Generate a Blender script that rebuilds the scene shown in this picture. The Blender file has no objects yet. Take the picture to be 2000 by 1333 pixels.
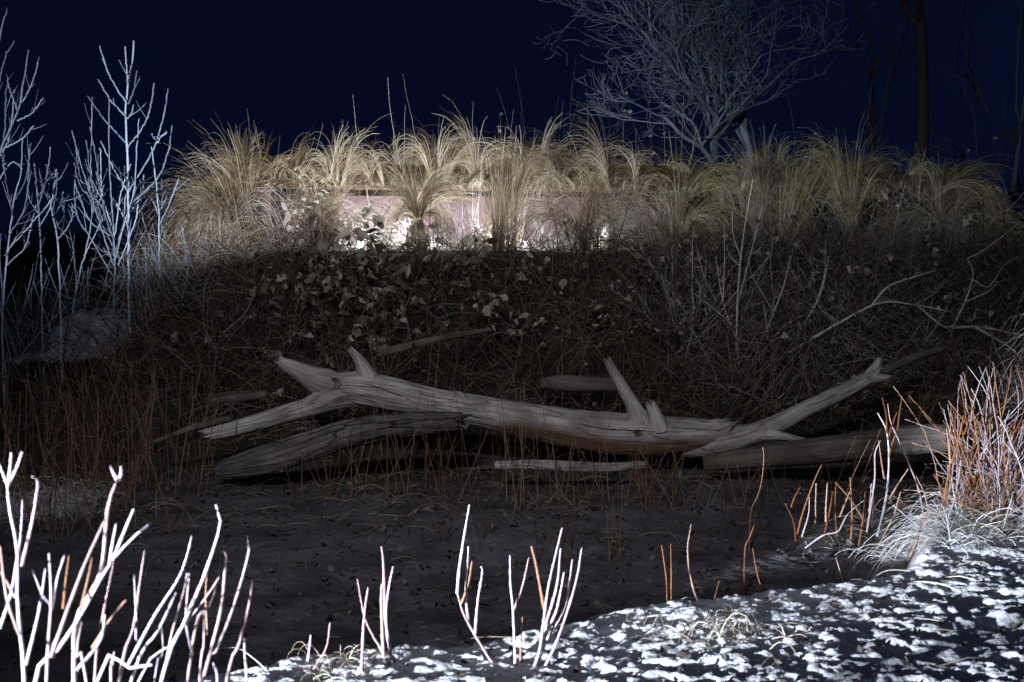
import bpy, math, random
import numpy as np
from mathutils import Vector, Matrix

random.seed(7)
rng = np.random.default_rng(7)
S = bpy.context.scene
COL = S.collection
R = math.radians

# ------------------------------------------------------------------ camera
EYE = 1.5
PITCH = R(4.0)
FPX = 2000 * 50 / 36.0
cam_d = bpy.data.cameras.new('camera')
cam_d.lens = 50; cam_d.sensor_width = 36
cam_d.clip_start = 0.05; cam_d.clip_end = 600
cam_d.dof.use_dof = True; cam_d.dof.focus_distance = 11.5; cam_d.dof.aperture_fstop = 8.0
cam = bpy.data.objects.new('camera', cam_d); COL.objects.link(cam)
cam.location = (0, 0, EYE); cam.rotation_euler = (R(90) - PITCH, 0, 0)
S.camera = cam
S.view_settings.view_transform = 'Standard'; S.view_settings.look = 'None'
S.view_settings.exposure = 0; S.view_settings.gamma = 1
S.cycles.max_bounces = 6; S.cycles.diffuse_bounces = 2; S.cycles.transparent_max_bounces = 6
S.cycles.sample_clamp_indirect = 4

def P(px, py, Y):
    """point seen at photo pixel (2000 wide) at world distance Y in front of the camera"""
    x = (px - 1000) / FPX; z = -(py - 666.5) / FPX
    c, s = math.cos(PITCH), math.sin(PITCH)
    d = (x, c + z * s, -s + z * c)
    t = Y / d[1]
    return np.array((d[0] * t, Y, EYE + d[2] * t))

def ppm(Y): return FPX / Y           # photo pixels per metre at distance Y

# ------------------------------------------------------------------ world
W = bpy.data.worlds.new('World'); S.world = W; W.use_nodes = True
nt = W.node_tree; nt.nodes.clear()
wo = nt.nodes.new('ShaderNodeOutputWorld'); bg = nt.nodes.new('ShaderNodeBackground')
tc = nt.nodes.new('ShaderNodeTexCoord'); sep = nt.nodes.new('ShaderNodeSeparateXYZ')
nz = nt.nodes.new('ShaderNodeTexNoise'); nz.inputs['Scale'].default_value = 3.2; nz.inputs['Detail'].default_value = 4
add = nt.nodes.new('ShaderNodeMath'); add.operation = 'MULTIPLY_ADD'; add.inputs[1].default_value = 0.55
ad2 = nt.nodes.new('ShaderNodeMath'); ad2.operation = 'MULTIPLY_ADD'; ad2.inputs[1].default_value = 0.9; ad2.inputs[2].default_value = -0.05
rp = nt.nodes.new('ShaderNodeValToRGB')
e = rp.color_ramp.elements
e[0].position = 0.0; e[0].color = (0.0007, 0.0022, 0.0115, 1)
e[1].position = 0.75; e[1].color = (0.0015, 0.0041, 0.0175, 1)
nt.links.new(tc.outputs['Generated'], sep.inputs[0]); nt.links.new(tc.outputs['Generated'], nz.inputs['Vector'])
nt.links.new(nz.outputs['Fac'], ad2.inputs[0])
nt.links.new(sep.outputs['X'], add.inputs[0]); nt.links.new(ad2.outputs[0], add.inputs[2])
nt.links.new(add.outputs[0], rp.inputs['Fac']); nt.links.new(rp.outputs['Color'], bg.inputs['Color'])
bg.inputs['Strength'].default_value = 1.0
nt.links.new(bg.outputs[0], wo.inputs[0])

# ------------------------------------------------------------------ lights
sd = bpy.data.lights.new('night_fill', 'SUN'); sd.energy = 0.05; sd.angle = R(8); sd.color = (0.80, 0.86, 1.0)  # weak soft sun added as night fill so dark parts stay visible
so = bpy.data.objects.new('night_fill', sd); COL.objects.link(so); so.rotation_euler = (R(38), 0, R(-25))

def spot(name, loc, target, watts, size, blend, col, radius=0.03):
    l = bpy.data.lights.new(name, 'SPOT'); l.energy = watts; l.spot_size = R(size); l.spot_blend = blend
    l.color = col; l.shadow_soft_size = radius
    o = bpy.data.objects.new(name, l); COL.objects.link(o); o.location = loc
    d = Vector(target) - Vector(loc); o.rotation_euler = d.to_track_quat('-Z', 'Y').to_euler()
    return o
# head lamp of a vehicle parked behind the photographer; its beam has the flat lower cut-off of a headlight
A_LOC = (-3.5, -1.5, 2.2)
la = spot('headlamp', A_LOC, (A_LOC[0], 30, A_LOC[2]), 26000, 76, 0.15, (0.86, 0.93, 1.0), 0.02)
def beam_nodes(l):
    l.use_nodes = True; t = l.node_tree; t.nodes.clear(); N = t.nodes.new; L = t.links.new
    out = N('ShaderNodeOutputLight'); em = N('ShaderNodeEmission'); c = N('ShaderNodeTexCoord'); s = N('ShaderNodeSeparateXYZ')
    L(c.outputs['Normal'], s.inputs[0])
    def m(op, a, b=None, c3=None):
        n = N('ShaderNodeMath'); n.operation = op
        for i, v in enumerate((a, b, c3)):
            if v is None: continue
            if isinstance(v, (int, float)): n.inputs[i].default_value = v
            else: L(v, n.inputs[i])
        return n.outputs[0]
    az = m('ABSOLUTE', s.outputs['Z'])
    h = m('MULTIPLY_ADD', m('DIVIDE', s.outputs['X'], az), 1.09, -0.193); v = m('DIVIDE', s.outputs['Y'], az)
    cut = m('MULTIPLY_ADD', m('MINIMUM', m('ADD', h, 0.02), 0.0), 0.22, -0.052)
    dv = m('SUBTRACT', v, cut)
    mr = N('ShaderNodeMapRange'); mr.interpolation_type = 'SMOOTHSTEP'
    L(dv, mr.inputs['Value']); mr.inputs['From Min'].default_value = 0.0; mr.inputs['From Max'].default_value = 0.032
    up = N('ShaderNodeMapRange'); L(v, up.inputs['Value'])
    up.inputs['From Min'].default_value = 0.0; up.inputs['From Max'].default_value = 0.16
    up.inputs['To Min'].default_value = 1.0; up.inputs['To Max'].default_value = 0.35
    cr = N('ShaderNodeValToRGB'); hm = m('MULTIPLY_ADD', h, 1.0, 0.5); L(hm, cr.inputs['Fac'])
    el = cr.color_ramp.elements
    stops = [(0.20, .14), (0.30, .26), (0.38, .70), (0.46, 1.0), (0.54, .85), (0.60, .46), (0.66, .31), (0.74, .25), (0.85, .16)]
    el[0].position = stops[0][0]; el[0].color = (stops[0][1],) * 3 + (1,)
    el[1].position = stops[-1][0]; el[1].color = (stops[-1][1],) * 3 + (1,)
    for p, q in stops[1:-1]:
        k = el.new(p); k.color = (q, q, q, 1)
    st = m('MULTIPLY', m('MULTIPLY', mr.outputs[0], up.outputs[0]), cr.outputs[0])
    L(st, em.inputs['Strength']); L(em.outputs[0], out.inputs[0])
beam_nodes(la.data)
# low lamp standing on the bank to the left, raking across the near ground
lb = spot('work_lamp', (-4.5, -0.5, 0.78), (4.15, 6.45, 0.60), 12500, 29.4, 0.06, (0.80, 0.87, 1.0), 0.07)
# weak fill spot added high behind the camera for the gully and fallen tree
lc = spot('fill_spot', (-1.6, -4.0, 6.0), P(980, 640, 10.6), 3000, 36, 1.0, (0.93, 0.93, 1.0), 0.25)

# ------------------------------------------------------------------ helpers
_lat = np.random.default_rng(3).random((256, 256))
def vnoise(x, y):
    xi = np.floor(x).astype(int); yi = np.floor(y).astype(int)
    fx = x - xi; fy = y - yi
    fx = fx * fx * (3 - 2 * fx); fy = fy * fy * (3 - 2 * fy)
    a = _lat[xi & 255, yi & 255]; b = _lat[(xi + 1) & 255, yi & 255]
    c = _lat[xi & 255, (yi + 1) & 255]; d = _lat[(xi + 1) & 255, (yi + 1) & 255]
    return (a * (1 - fx) + b * fx) * (1 - fy) + (c * (1 - fx) + d * fx) * fy - 0.5
def sm(a, b, x):
    t = np.clip((x - a) / (b - a), 0, 1); return t * t * (3 - 2 * t)

def y_lip(x):
    return 4.2 + 0.56 * (x + 0.76) + 1.1 * sm(1.45, 2.3, x) + 0.16 * vnoise(x * 1.7 + 9, x * 0.3)
def height(x, y, lumps=True):
    x = np.asarray(x, float); y = np.asarray(y, float)
    d = y - y_lip(x)
    bench = 1 - sm(-0.02, 0.55, d)
    z = 0.20 * bench - 0.07 * sm(0.3, .8, d) * (1 - sm(2.0, 3.5, d))
    H = 0.45 + 0.93 * sm(-3.9, -2.7, x)
    bank = sm(9.3, 12.9, y)
    z = z + (H * bank) + 0.10 * bank * vnoise(x * 1.3, y * 1.3)
    z = z - (H - 0.35) * sm(17.5, 24, y)
    z = z + 0.06 * vnoise(x * .9 + 3, y * .9) * sm(0.4, 2, d)
    if lumps:
        wx = x + 0.35 * vnoise(x * 2.2, y * 2.2); wy = y + 0.25 * vnoise(x * 2.2 + 40, y * 2.2)
        l1 = vnoise(wx * 7.5 + wy * 4.2, wy * 9.5 - wx * 2.6); l2 = vnoise(wx * 17 + 7 + wy * 8, wy * 21 - wx * 6)
        l3 = vnoise(x * 39 + y * 9, y * 45); l0 = vnoise(wx * 2.6 + 11, wy * 3.3)
        rid = np.clip(0.5 - np.abs(l1) * 2.2, -.5, .5)
        amp = 0.45 + 0.55 * bench
        t1 = np.tanh(l1 * 3.6) * .25; t2 = np.tanh(l2 * 3) * .3        # flat-topped crusts with pits between
        l4 = vnoise(x * 61 - y * 20, y * 70)
        z = z + amp * (0.020 * l0 + 0.034 * t1 + 0.028 * t2 + 0.018 * l3 + 0.011 * l4)
    return z
def gz(x, y): return float(height(x, y, False))

def make_obj(name, V, F, mat, parent=None, smooth=True, tint=None, uv=None, loc=None):
    """V (n,3) world verts, F list/array of quads (or mixed); object origin at loc if given"""
    me = bpy.data.meshes.new(name)
    V = np.asarray(V, np.float64)
    if loc is not None: V = V - np.asarray(loc)
    if isinstance(F, np.ndarray):
        nf, k = F.shape
        me.vertices.add(len(V)); me.vertices.foreach_set('co', V.ravel())
        me.loops.add(nf * k); me.loops.foreach_set('vertex_index', F.ravel().astype(np.int32))
        me.polygons.add(nf)
        me.polygons.foreach_set('loop_start', np.arange(0, nf * k, k, dtype=np.int32))
        me.update(calc_edges=True)
    else:
        me.from_pydata(V.tolist(), [], F)
    if smooth: me.polygons.foreach_set('use_smooth', np.ones(len(me.polygons), bool))
    if tint is not None:
        a = me.attributes.new('tint', 'FLOAT', 'POINT'); a.data.foreach_set('value', np.asarray(tint, np.float32))
    if uv is not None:
        ul = me.uv_layers.new(name='UVMap')
        li = np.zeros(len(me.loops), np.int32); me.loops.foreach_get('vertex_index', li)
        ul.data.foreach_set('uv', np.asarray(uv, np.float32)[li].ravel())
    me.validate()
    me.materials.append(mat)
    o = bpy.data.objects.new(name, me); COL.objects.link(o)
    if loc is not None: o.location = loc
    if parent is not None:
        o.parent = parent
        if loc is not None: o.location = Vector(loc) - parent.location
    return o

def tag(o, label=None, cat=None, group=None, kind=None):
    if label: o['label'] = label
    if cat: o['category'] = cat
    if group: o['group'] = group
    if kind: o['kind'] = kind
    return o
def thing(name, label, cat, loc, group=None):
    o = bpy.data.objects.new(name, None); COL.objects.link(o)
    o.empty_display_size = 0.1; o.location = tuple(float(q) for q in loc)
    return tag(o, label, cat, group)

class MB:
    """collects strands / leaves and builds them as one mesh"""
    def __init__(s): s.V = []; s.F = []; s.T = []; s.n = 0; s.U = []
    def put(s, V, F, T):
        s.V.append(V); s.F.append(F + s.n); s.T.append(T); s.n += len(V)
    def strands(s, Pt, Rd, sides=4, cap=True, flat=False, tint=None):
        Pt = np.asarray(Pt, float); n, k, _ = Pt.shape
        Rd = np.broadcast_to(np.asarray(Rd, float), (n, k))
        T = np.gradient(Pt, axis=1); T /= np.linalg.norm(T, axis=2, keepdims=True) + 1e-9
        ref = rng.normal(size=(n, 1, 3)); tm = T.mean(1, keepdims=True)
        ref = ref - (ref * tm).sum(2, keepdims=True) * tm / ((tm * tm).sum(2, keepdims=True) + 1e-9)
        U = np.cross(T, np.broadcast_to(ref, T.shape)); U /= np.linalg.norm(U, axis=2, keepdims=True) + 1e-9
        Vv = np.cross(T, U)
        if flat:
            ring = np.stack([Pt - U * Rd[..., None], Pt + U * Rd[..., None]], 2); sd = 2
        else:
            an = np.arange(sides) * 2 * math.pi / sides
            ring = Pt[:, :, None] + Rd[..., None, None] * (np.cos(an)[None, None, :, None] * U[:, :, None] + np.sin(an)[None, None, :, None] * Vv[:, :, None]); sd = sides
        V = ring.reshape(-1, 3)
        i = np.arange(n)[:, None, None] * (k * sd) + np.arange(k - 1)[None, :, None] * sd
        if flat:
            a = i + 0; F = np.stack([a, a + 1, a + sd + 1, a + sd], -1).reshape(-1, 4)
        else:
            j = np.arange(sd)[None, None, :]; j2 = (j + 1) % sd
            F = np.stack([i + j, i + j2, i + sd + j2, i + sd + j], -1).reshape(-1, 4)
        s.put(V, F, np.repeat(rng.random(n) if tint is None else tint, k * sd))
        if cap and not flat:
            for q in range(n):
                b = s.n - n * k * sd + q * k * sd + (k - 1) * sd
                if sd == 4: s.F.append(np.array([[b, b + 1, b + 2, b + 3]]))
                elif sd == 6: s.F.append(np.array([[b, b + 1, b + 2, b + 3], [b, b + 3, b + 4, b + 5]]))
                elif sd == 8: s.F.append(np.array([[b, b + 1, b + 2, b + 3], [b, b + 3, b + 4, b + 7], [b + 4, b + 5, b + 6, b + 7]]))
    def leaves(s, C, size, droop=0.5):
        C = np.asarray(C, float); n = len(C)
        if n == 0: return
        tp = np.array([(0, -.5, 0), (.42, -.42, .10), (.52, .0, .14), (.2, .42, .05), (0, .62, -.03), (-.2, .42, .05), (-.52, 0, .14), (-.42, -.42, .10), (0, 0, -.04)])
        sz = np.broadcast_to(size, (n,)) if np.ndim(size) else size * rng.uniform(.6, 1.25, n)
        # random rotation, biased to hang
        q = rng.normal(size=(n, 3, 3)); Q = np.linalg.qr(q)[0]
        V = (tp[None] * np.array((1, 1, 1.0)) * (1 + .22 * rng.normal(size=(n, 9, 1))) * rng.uniform(.45, 1, (n, 1, 1)) ** np.array((1, 0, 0)) + np.array((0, 0, 1.)) * (tp[None, :, :1] ** 2) * rng.normal(0, 1.1, (n, 1, 1)) + np.array((0, 0, 1.)) * (tp[None, :, 1:2] ** 2) * rng.normal(0, .9, (n, 1, 1))) @ Q
        V = V * sz[:, None, None] + C[:, None]
        b = np.arange(n)[:, None] * 9
        f = np.array([(0, 1, 2, 8), (8, 2, 3, 4), (8, 4, 5, 6), (0, 8, 6, 7)])
        F = (b[:, :, None] + f[None]).reshape(-1, 4)
        s.put(V.reshape(-1, 3), F, np.repeat(rng.random(n), 9))
    def build(s, name, mat, parent=None, loc=None, smooth=True):
        V = np.concatenate(s.V); F = np.concatenate(s.F); T = np.concatenate(s.T)
        return make_obj(name, V, F, mat, parent, smooth, T, None, loc)

def spline(pts, k, rad=None):
    """Catmull-Rom resample"""
    pts = np.asarray(pts, float); n = len(pts)
    if n == 2: pts = np.array([pts[0], (pts[0] + pts[1]) / 2, pts[1]]); n = 3; rad = None if rad is None else [rad[0], (rad[0] + rad[1]) / 2, rad[1]]
    q = np.vstack([2 * pts[0] - pts[1], pts, 2 * pts[-1] - pts[-2]])
    L = np.concatenate([[0], np.cumsum(np.linalg.norm(np.diff(pts, axis=0), axis=1))])
    u = np.interp(np.linspace(0, L[-1], k), L, np.arange(n))
    i = np.clip(np.floor(u).astype(int), 0, n - 2); t = (u - i)[:, None]
    p0, p1, p2, p3 = q[i], q[i + 1], q[i + 2], q[i + 3]
    o = .5 * (2 * p1 + (p2 - p0) * t + (2 * p0 - 5 * p1 + 4 * p2 - p3) * t ** 2 + (3 * p1 - p0 - 3 * p2 + p3) * t ** 3)
    if rad is None: return o
    return o, np.interp(u, np.arange(n), rad)

def arcs(B, D, L, k=8, droop=0.3, wob=0.05, up=0.0):
    """B base points (n,3), D start directions, L lengths; bend downwards by droop along the way"""
    n = len(B); D = D / np.linalg.norm(D, axis=1, keepdims=True)
    out = np.zeros((n, k, 3)); out[:, 0] = B; st = (L / (k - 1))[:, None]
    dr = np.broadcast_to(np.asarray(droop, float), (n,))
    hz = D.copy(); hz[:, 2] = 0
    for i in range(1, k):
        t = i / (k - 1)
        D = D + rng.normal(size=(n, 3)) * wob + np.array((0, 0, -1.)) * (dr * t)[:, None] * 1.0 + np.array((0, 0, up))
        D /= np.linalg.norm(D, axis=1, keepdims=True)
        out[:, i] = out[:, i - 1] + D * st
    return out

# ------------------------------------------------------------------ materials
def new_mat(name):
    m = bpy.data.materials.new(name); m.use_nodes = True
    t = m.node_tree; b = t.nodes['Principled BSDF']; b.inputs['Roughness'].default_value = 0.8
    b.inputs['Specular IOR Level'].default_value = 0.25
    return m, t, b
def ramp(t, stops):
    r = t.nodes.new('ShaderNodeValToRGB'); e = r.color_ramp.elements
    while len(e) < len(stops): e.new(0.5)
    for q, (p, c) in zip(e, stops): q.position = p; q.color = (*c, 1)
    return r
def m_tint(name, stops, rough=.75, trans=0.0, nscale=30, namt=.35):
    """colour varies strand by strand (tint) with a fine mottling"""
    m, t, b = new_mat(name); N = t.nodes.new; L = t.links.new
    at = N('ShaderNodeAttribute'); at.attribute_name = 'tint'
    tcn = N('ShaderNodeTexCoord'); nzn = N('ShaderNodeTexNoise'); nzn.inputs['Scale'].default_value = nscale; nzn.inputs['Detail'].default_value = 3
    L(tcn.outputs['Object'], nzn.inputs['Vector'])
    a = N('ShaderNodeMath'); a.operation = 'MULTIPLY_ADD'; a.inputs[1].default_value = namt * 2; L(nzn.outputs['Fac'], a.inputs[0])
    b2 = N('ShaderNodeMath'); b2.operation = 'SUBTRACT'; L(at.outputs['Fac'], b2.inputs[0]); b2.inputs[1].default_value = namt
    L(b2.outputs[0], a.inputs[2])
    r = ramp(t, stops); L(a.outputs[0], r.inputs['Fac']); L(r.outputs['Color'], b.inputs['Base Color'])
    b.inputs['Roughness'].default_value = rough
    if trans:
        tr = N('ShaderNodeBsdfTranslucent'); mx = N('ShaderNodeMixShader'); mx.inputs[0].default_value = trans
        L(r.outputs['Color'], tr.inputs['Color']); L(b.outputs[0], mx.inputs[1]); L(tr.outputs[0], mx.inputs[2])
        L(mx.outputs[0], t.nodes['Material Output'].inputs['Surface'])
    return m
def m_wood(name, dark, mid, light, su=(14, 1.3), crack=0.5, bump=.4, rot=None):
    """weathered wood, grain stretched along UV.y (metres)"""
    m, t, b = new_mat(name); N = t.nodes.new; L = t.links.new
    uvn = N('ShaderNodeUVMap'); mp = N('ShaderNodeMapping'); mp.inputs['Scale'].default_value = (su[0] * 2, su[1], 1)
    L(uvn.outputs['UV'], mp.inputs['Vector'])
    n1 = N('ShaderNodeTexNoise'); n1.inputs['Scale'].default_value = 1.6; n1.inputs['Detail'].default_value = 8; n1.inputs['Roughness'].default_value = .65; n1.inputs['Distortion'].default_value = .6
    L(mp.outputs[0], n1.inputs['Vector'])
    mp2 = N('ShaderNodeMapping'); mp2.inputs['Scale'].default_value = (su[0] * 1.1, su[1] * .7, 1); L(uvn.outputs['UV'], mp2.inputs['Vector'])
    v = N('ShaderNodeTexVoronoi'); v.feature = 'DISTANCE_TO_EDGE'; v.inputs['Scale'].default_value = 1.0; v.inputs['Randomness'].default_value = 1
    nd = N('ShaderNodeTexNoise'); nd.inputs['Scale'].default_value = 2.0; nd.inputs['Detail'].default_value = 4; L(mp2.outputs[0], nd.inputs['Vector'])
    mxv = N('ShaderNodeMix'); mxv.data_type = 'RGBA'; mxv.inputs['Factor'].default_value = .35
    L(mp2.outputs[0], mxv.inputs['A']); L(nd.outputs['Color'], mxv.inputs['B']); L(mxv.outputs['Result'], v.inputs['Vector'])
    cr = N('ShaderNodeMapRange'); cr.inputs['From Min'].default_value = 0; cr.inputs['From Max'].default_value = .035; L(v.outputs['Distance'], cr.inputs['Value'])
    r = ramp(t, [(.28, dark), (.5, mid), (.75, light)]); L(n1.outputs['Fac'], r.inputs['Fac'])
    tco = N('ShaderNodeTexCoord'); n3 = N('ShaderNodeTexNoise'); n3.inputs['Scale'].default_value = 5; n3.inputs['Detail'].default_value = 5; L(tco.outputs['Object'], n3.inputs['Vector'])
    r3 = ramp(t, [(.35, (.62, .60, .58)), (.62, (1.1, 1.1, 1.1))]); L(n3.outputs['Fac'], r3.inputs['Fac'])
    mu = N('ShaderNodeMix'); mu.data_type = 'RGBA'; mu.blend_type = 'MULTIPLY'; mu.inputs['Factor'].default_value = 1
    L(r.outputs['Color'], mu.inputs['A']); L(r3.outputs['Color'], mu.inputs['B'])
    col = mu.outputs['Result']
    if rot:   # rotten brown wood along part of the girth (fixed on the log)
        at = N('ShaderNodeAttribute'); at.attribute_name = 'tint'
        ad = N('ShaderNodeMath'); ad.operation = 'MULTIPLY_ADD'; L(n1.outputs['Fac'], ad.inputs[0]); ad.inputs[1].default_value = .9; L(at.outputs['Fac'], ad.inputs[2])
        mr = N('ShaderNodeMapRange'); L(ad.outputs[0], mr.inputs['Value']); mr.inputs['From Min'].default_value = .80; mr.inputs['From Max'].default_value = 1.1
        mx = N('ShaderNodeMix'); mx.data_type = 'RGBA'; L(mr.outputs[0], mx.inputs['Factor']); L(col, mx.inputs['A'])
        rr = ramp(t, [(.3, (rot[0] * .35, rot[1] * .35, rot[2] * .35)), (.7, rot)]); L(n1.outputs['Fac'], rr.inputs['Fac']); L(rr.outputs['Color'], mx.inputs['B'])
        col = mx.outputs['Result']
    mc = N('ShaderNodeMix'); mc.data_type = 'RGBA'; mc.blend_type = 'MULTIPLY'; mc.inputs['Factor'].default_value = crack
    L(col, mc.inputs['A']); cc = N('ShaderNodeCombineColor'); L(cr.outputs[0], cc.inputs[0]); L(cr.outputs[0], cc.inputs[1]); L(cr.outputs[0], cc.inputs[2]); L(cc.outputs[0], mc.inputs['B'])
    L(mc.outputs['Result'], b.inputs['Base Color'])
    hh = N('ShaderNodeMath'); hh.operation = 'MULTIPLY_ADD'; L(cr.outputs[0], hh.inputs[0]); hh.inputs[1].default_value = .5 * crack; L(n1.outputs['Fac'], hh.inputs[2])
    bp = N('ShaderNodeBump'); bp.inputs['Strength'].default_value = bump; bp.inputs['Distance'].default_value = .03
    L(hh.outputs[0], bp.inputs['Height']); L(bp.outputs[0], b.inputs['Normal'])
    b.inputs['Roughness'].default_value = .85
    return m

M_grass = m_tint('raffia_grass', [(.12, (.050, .032, .016)), (.4, (.20, .14, .080)), (.7, (.42, .33, .21)), (.97, (.66, .60, .48))], .6, .18, 6, .2)
M_grassg = m_tint('olive_raffia_grass', [(.12, (.04, .033, .013)), (.42, (.20, .165, .075)), (.7, (.38, .335, .18)), (.97, (.64, .59, .42))], .6, .18, 6, .2)
M_wild = m_tint('wild_dry_grass', [(.1, (.16, .12, .08)), (.5, (.38, .33, .25)), (.9, (.58, .54, .47))], .65, .25, 8, .25)
M_wildlit = m_tint('lit_dry_grass', [(.1, (.28, .26, .23)), (.5, (.52, .51, .48)), (.9, (.74, .75, .75))], .6, .25, 8, .25)  # wild grass whitened: lamplight on tufts and corner grass is in the colour
M_litter = m_tint('dead_grass_litter', [(.1, (.05, .035, .022)), (.5, (.13, .095, .06)), (.9, (.25, .20, .14))], .8, .15, 8, .25)
M_twig = m_tint('dark_twig_bark', [(.15, (.018, .014, .012)), (.55, (.060, .048, .040)), (.8, (.13, .11, .095)), (1, (.26, .23, .20))], .8, 0, 25, .25)
M_twigr = m_tint('reddish_twig_bark', [(.1, (.07, .03, .018)), (.5, (.16, .075, .045)), (.9, (.24, .16, .11))], .7, 0, 25, .25)
M_twigd = m_tint('dull_grey_twig_bark', [(.1, (.10, .095, .09)), (.5, (.20, .19, .185)), (.9, (.32, .31, .305))], .75, 0, 25, .35)
M_twigp = m_tint('pale_twig_bark', [(.1, (.22, .20, .19)), (.5, (.36, .34, .33)), (.9, (.48, .46, .45))], .75, 0, 25, .25)
M_sap = m_tint('grey_sapling_bark', [(.1, (.10, .12, .16)), (.5, (.24, .29, .39)), (.9, (.36, .43, .55))], .75, 0, 40, .5)
M_osier = m_tint('orange_brown_stem_bark', [(.0, (.10, .035, .012)), (.35, (.22, .085, .028)), (.65, (.30, .14, .06)), (.95, (.36, .25, .18))], .5, 0, 12, .22)
M_osierp = m_tint('pinkish_pale_stem_bark', [(.0, (.24, .15, .14)), (.3, (.33, .25, .27)), (.6, (.40, .34, .39)), (.9, (.46, .43, .50))], .5, 0, 12, .25)
M_leaf = m_tint('dead_leaf', [(.1, (.08, .06, .042)), (.5, (.26, .22, .18)), (.9, (.47, .42, .36))], .7, .2, 30, .2)
M_bark = m_tint('dark_tree_bark', [(.1, (.010, .009, .009)), (.9, (.030, .027, .026))], .9, 0, 12, .4)
M_barkd = m_tint('dim_tree_bark', [(.1, (.03, .035, .045)), (.9, (.09, .10, .125))], .9, 0, 6, .3)
M_barkg = m_tint('grey_tree_bark', [(.1, (.06, .075, .105)), (.5, (.15, .18, .24)), (.9, (.26, .30, .38))], .85, 0, 5, .3)
M_crack = m_tint('dark_wood_crack', [(.1, (.025, .02, .018)), (.9, (.07, .06, .05))], .9, 0, 20, .3)
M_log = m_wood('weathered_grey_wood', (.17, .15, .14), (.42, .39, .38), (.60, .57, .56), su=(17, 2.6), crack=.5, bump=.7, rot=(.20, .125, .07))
M_logb = m_wood('furrowed_log_bark', (.05, .044, .042), (.15, .138, .13), (.25, .23, .22), su=(20, 3.6), crack=.9, bump=1.0)
M_logd = m_wood('dull_brown_wood', (.05, .042, .036), (.12, .105, .092), (.19, .17, .155), crack=.4)

# ground: pale clods of sand and old snow on the bench, dark silt in the gully (one sheet, mottled)
M_ground, t_, b_ = new_mat('ground_silt')
def _ground():
    t = t_; N = t.nodes.new; L = t.links.new
    tcn = N('ShaderNodeTexCoord')
    n1 = N('ShaderNodeTexNoise'); n1.inputs['Scale'].default_value = 7; n1.inputs['Detail'].default_value = 8; n1.inputs['Roughness'].default_value = .6; L(tcn.outputs['Object'], n1.inputs['Vector'])
    at = N('ShaderNodeAttribute'); at.attribute_name = 'tint'
    r1 = ramp(t, [(.3, (.38, .39, .41)), (.5, (.62, .64, .68)), (.68, (.80, .83, .88))]); L(n1.outputs['Fac'], r1.inputs['Fac'])
    n2 = N('ShaderNodeTexNoise'); n2.inputs['Scale'].default_value = 3; n2.inputs['Detail'].default_value = 7; L(tcn.outputs['Object'], n2.inputs['Vector'])
    r2 = ramp(t, [(.3, (.045, .043, .048)), (.5, (.09, .088, .10)), (.7, (.15, .15, .17))]); L(n2.outputs['Fac'], r2.inputs['Fac'])
    f1 = N('ShaderNodeMapRange'); L(at.outputs['Fac'], f1.inputs['Value']); f1.inputs['From Min'].default_value = .5
    f2 = N('ShaderNodeMapRange'); L(at.outputs['Fac'], f2.inputs['Value']); f2.inputs['From Max'].default_value = .5
    r0 = ramp(t, [(.35, (.012, .010, .008)), (.65, (.045, .036, .028))]); L(n2.outputs['Fac'], r0.inputs['Fac'])
    m0 = N('ShaderNodeMix'); m0.data_type = 'RGBA'; L(f2.outputs[0], m0.inputs['Factor']); L(r0.outputs['Color'], m0.inputs['A']); L(r2.outputs['Color'], m0.inputs['B'])
    mx = N('ShaderNodeMix'); mx.data_type = 'RGBA'; L(f1.outputs[0], mx.inputs['Factor']); L(m0.outputs['Result'], mx.inputs['A']); L(r1.outputs['Color'], mx.inputs['B'])
    L(mx.outputs['Result'], b_.inputs['Base Color'])
    n3 = N('ShaderNodeTexNoise'); n3.inputs['Scale'].default_value = 60; n3.inputs['Detail'].default_value = 6; L(tcn.outputs['Object'], n3.inputs['Vector'])
    bp = N('ShaderNodeBump'); bp.inputs['Strength'].default_value = .7; bp.inputs['Distance'].default_value = .012; L(n3.outputs['Fac'], bp.inputs['Height']); L(bp.outputs[0], b_.inputs['Normal'])
    b_.inputs['Roughness'].default_value = .9
_ground()

# ------------------------------------------------------------------ ground
def axis(dense, a, b, step, mids=()):
    return np.unique(np.round(np.concatenate([np.arange(a, b, step), *mids, dense]), 4))
xs = axis(np.array([-250, -120, -60, -30, -18, -12.]), -1.2, 3.0, 0.0135, (np.arange(-8, 8, .12), np.arange(8, 30, 1.5), np.array([60, 120, 250.])))
ys = axis(np.array([-60, -20, -8, -3, 0, 1, 2, 2.6]), 3.9, 7.2, 0.0135, (np.arange(2.6, 3.9, .05), np.arange(7.2, 18, .1), np.arange(18, 40, .8), np.array([50, 70, 100, 160, 260, 420.])))
X, Yg = np.meshgrid(xs, ys, indexing='ij')
Zg = height(X, Yg)
n1, n2 = X.shape
idx = np.arange(n1 * n2).reshape(n1, n2)
F = np.stack([idx[:-1, :-1], idx[1:, :-1], idx[1:, 1:], idx[:-1, 1:]], -1).reshape(-1, 4)
tg = 1 - .5 * sm(0.1, 0.9, Yg - y_lip(X) + 0.5 * vnoise(X * 3, Yg * 3)) - .5 * sm(8.2, 10, Yg + .8 * vnoise(X * 2, Yg * 2))
g = make_obj('ground', np.stack([X, Yg, Zg], -1).reshape(-1, 3), F, M_ground, tint=tg.ravel()); tag(g, kind='structure')

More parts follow.
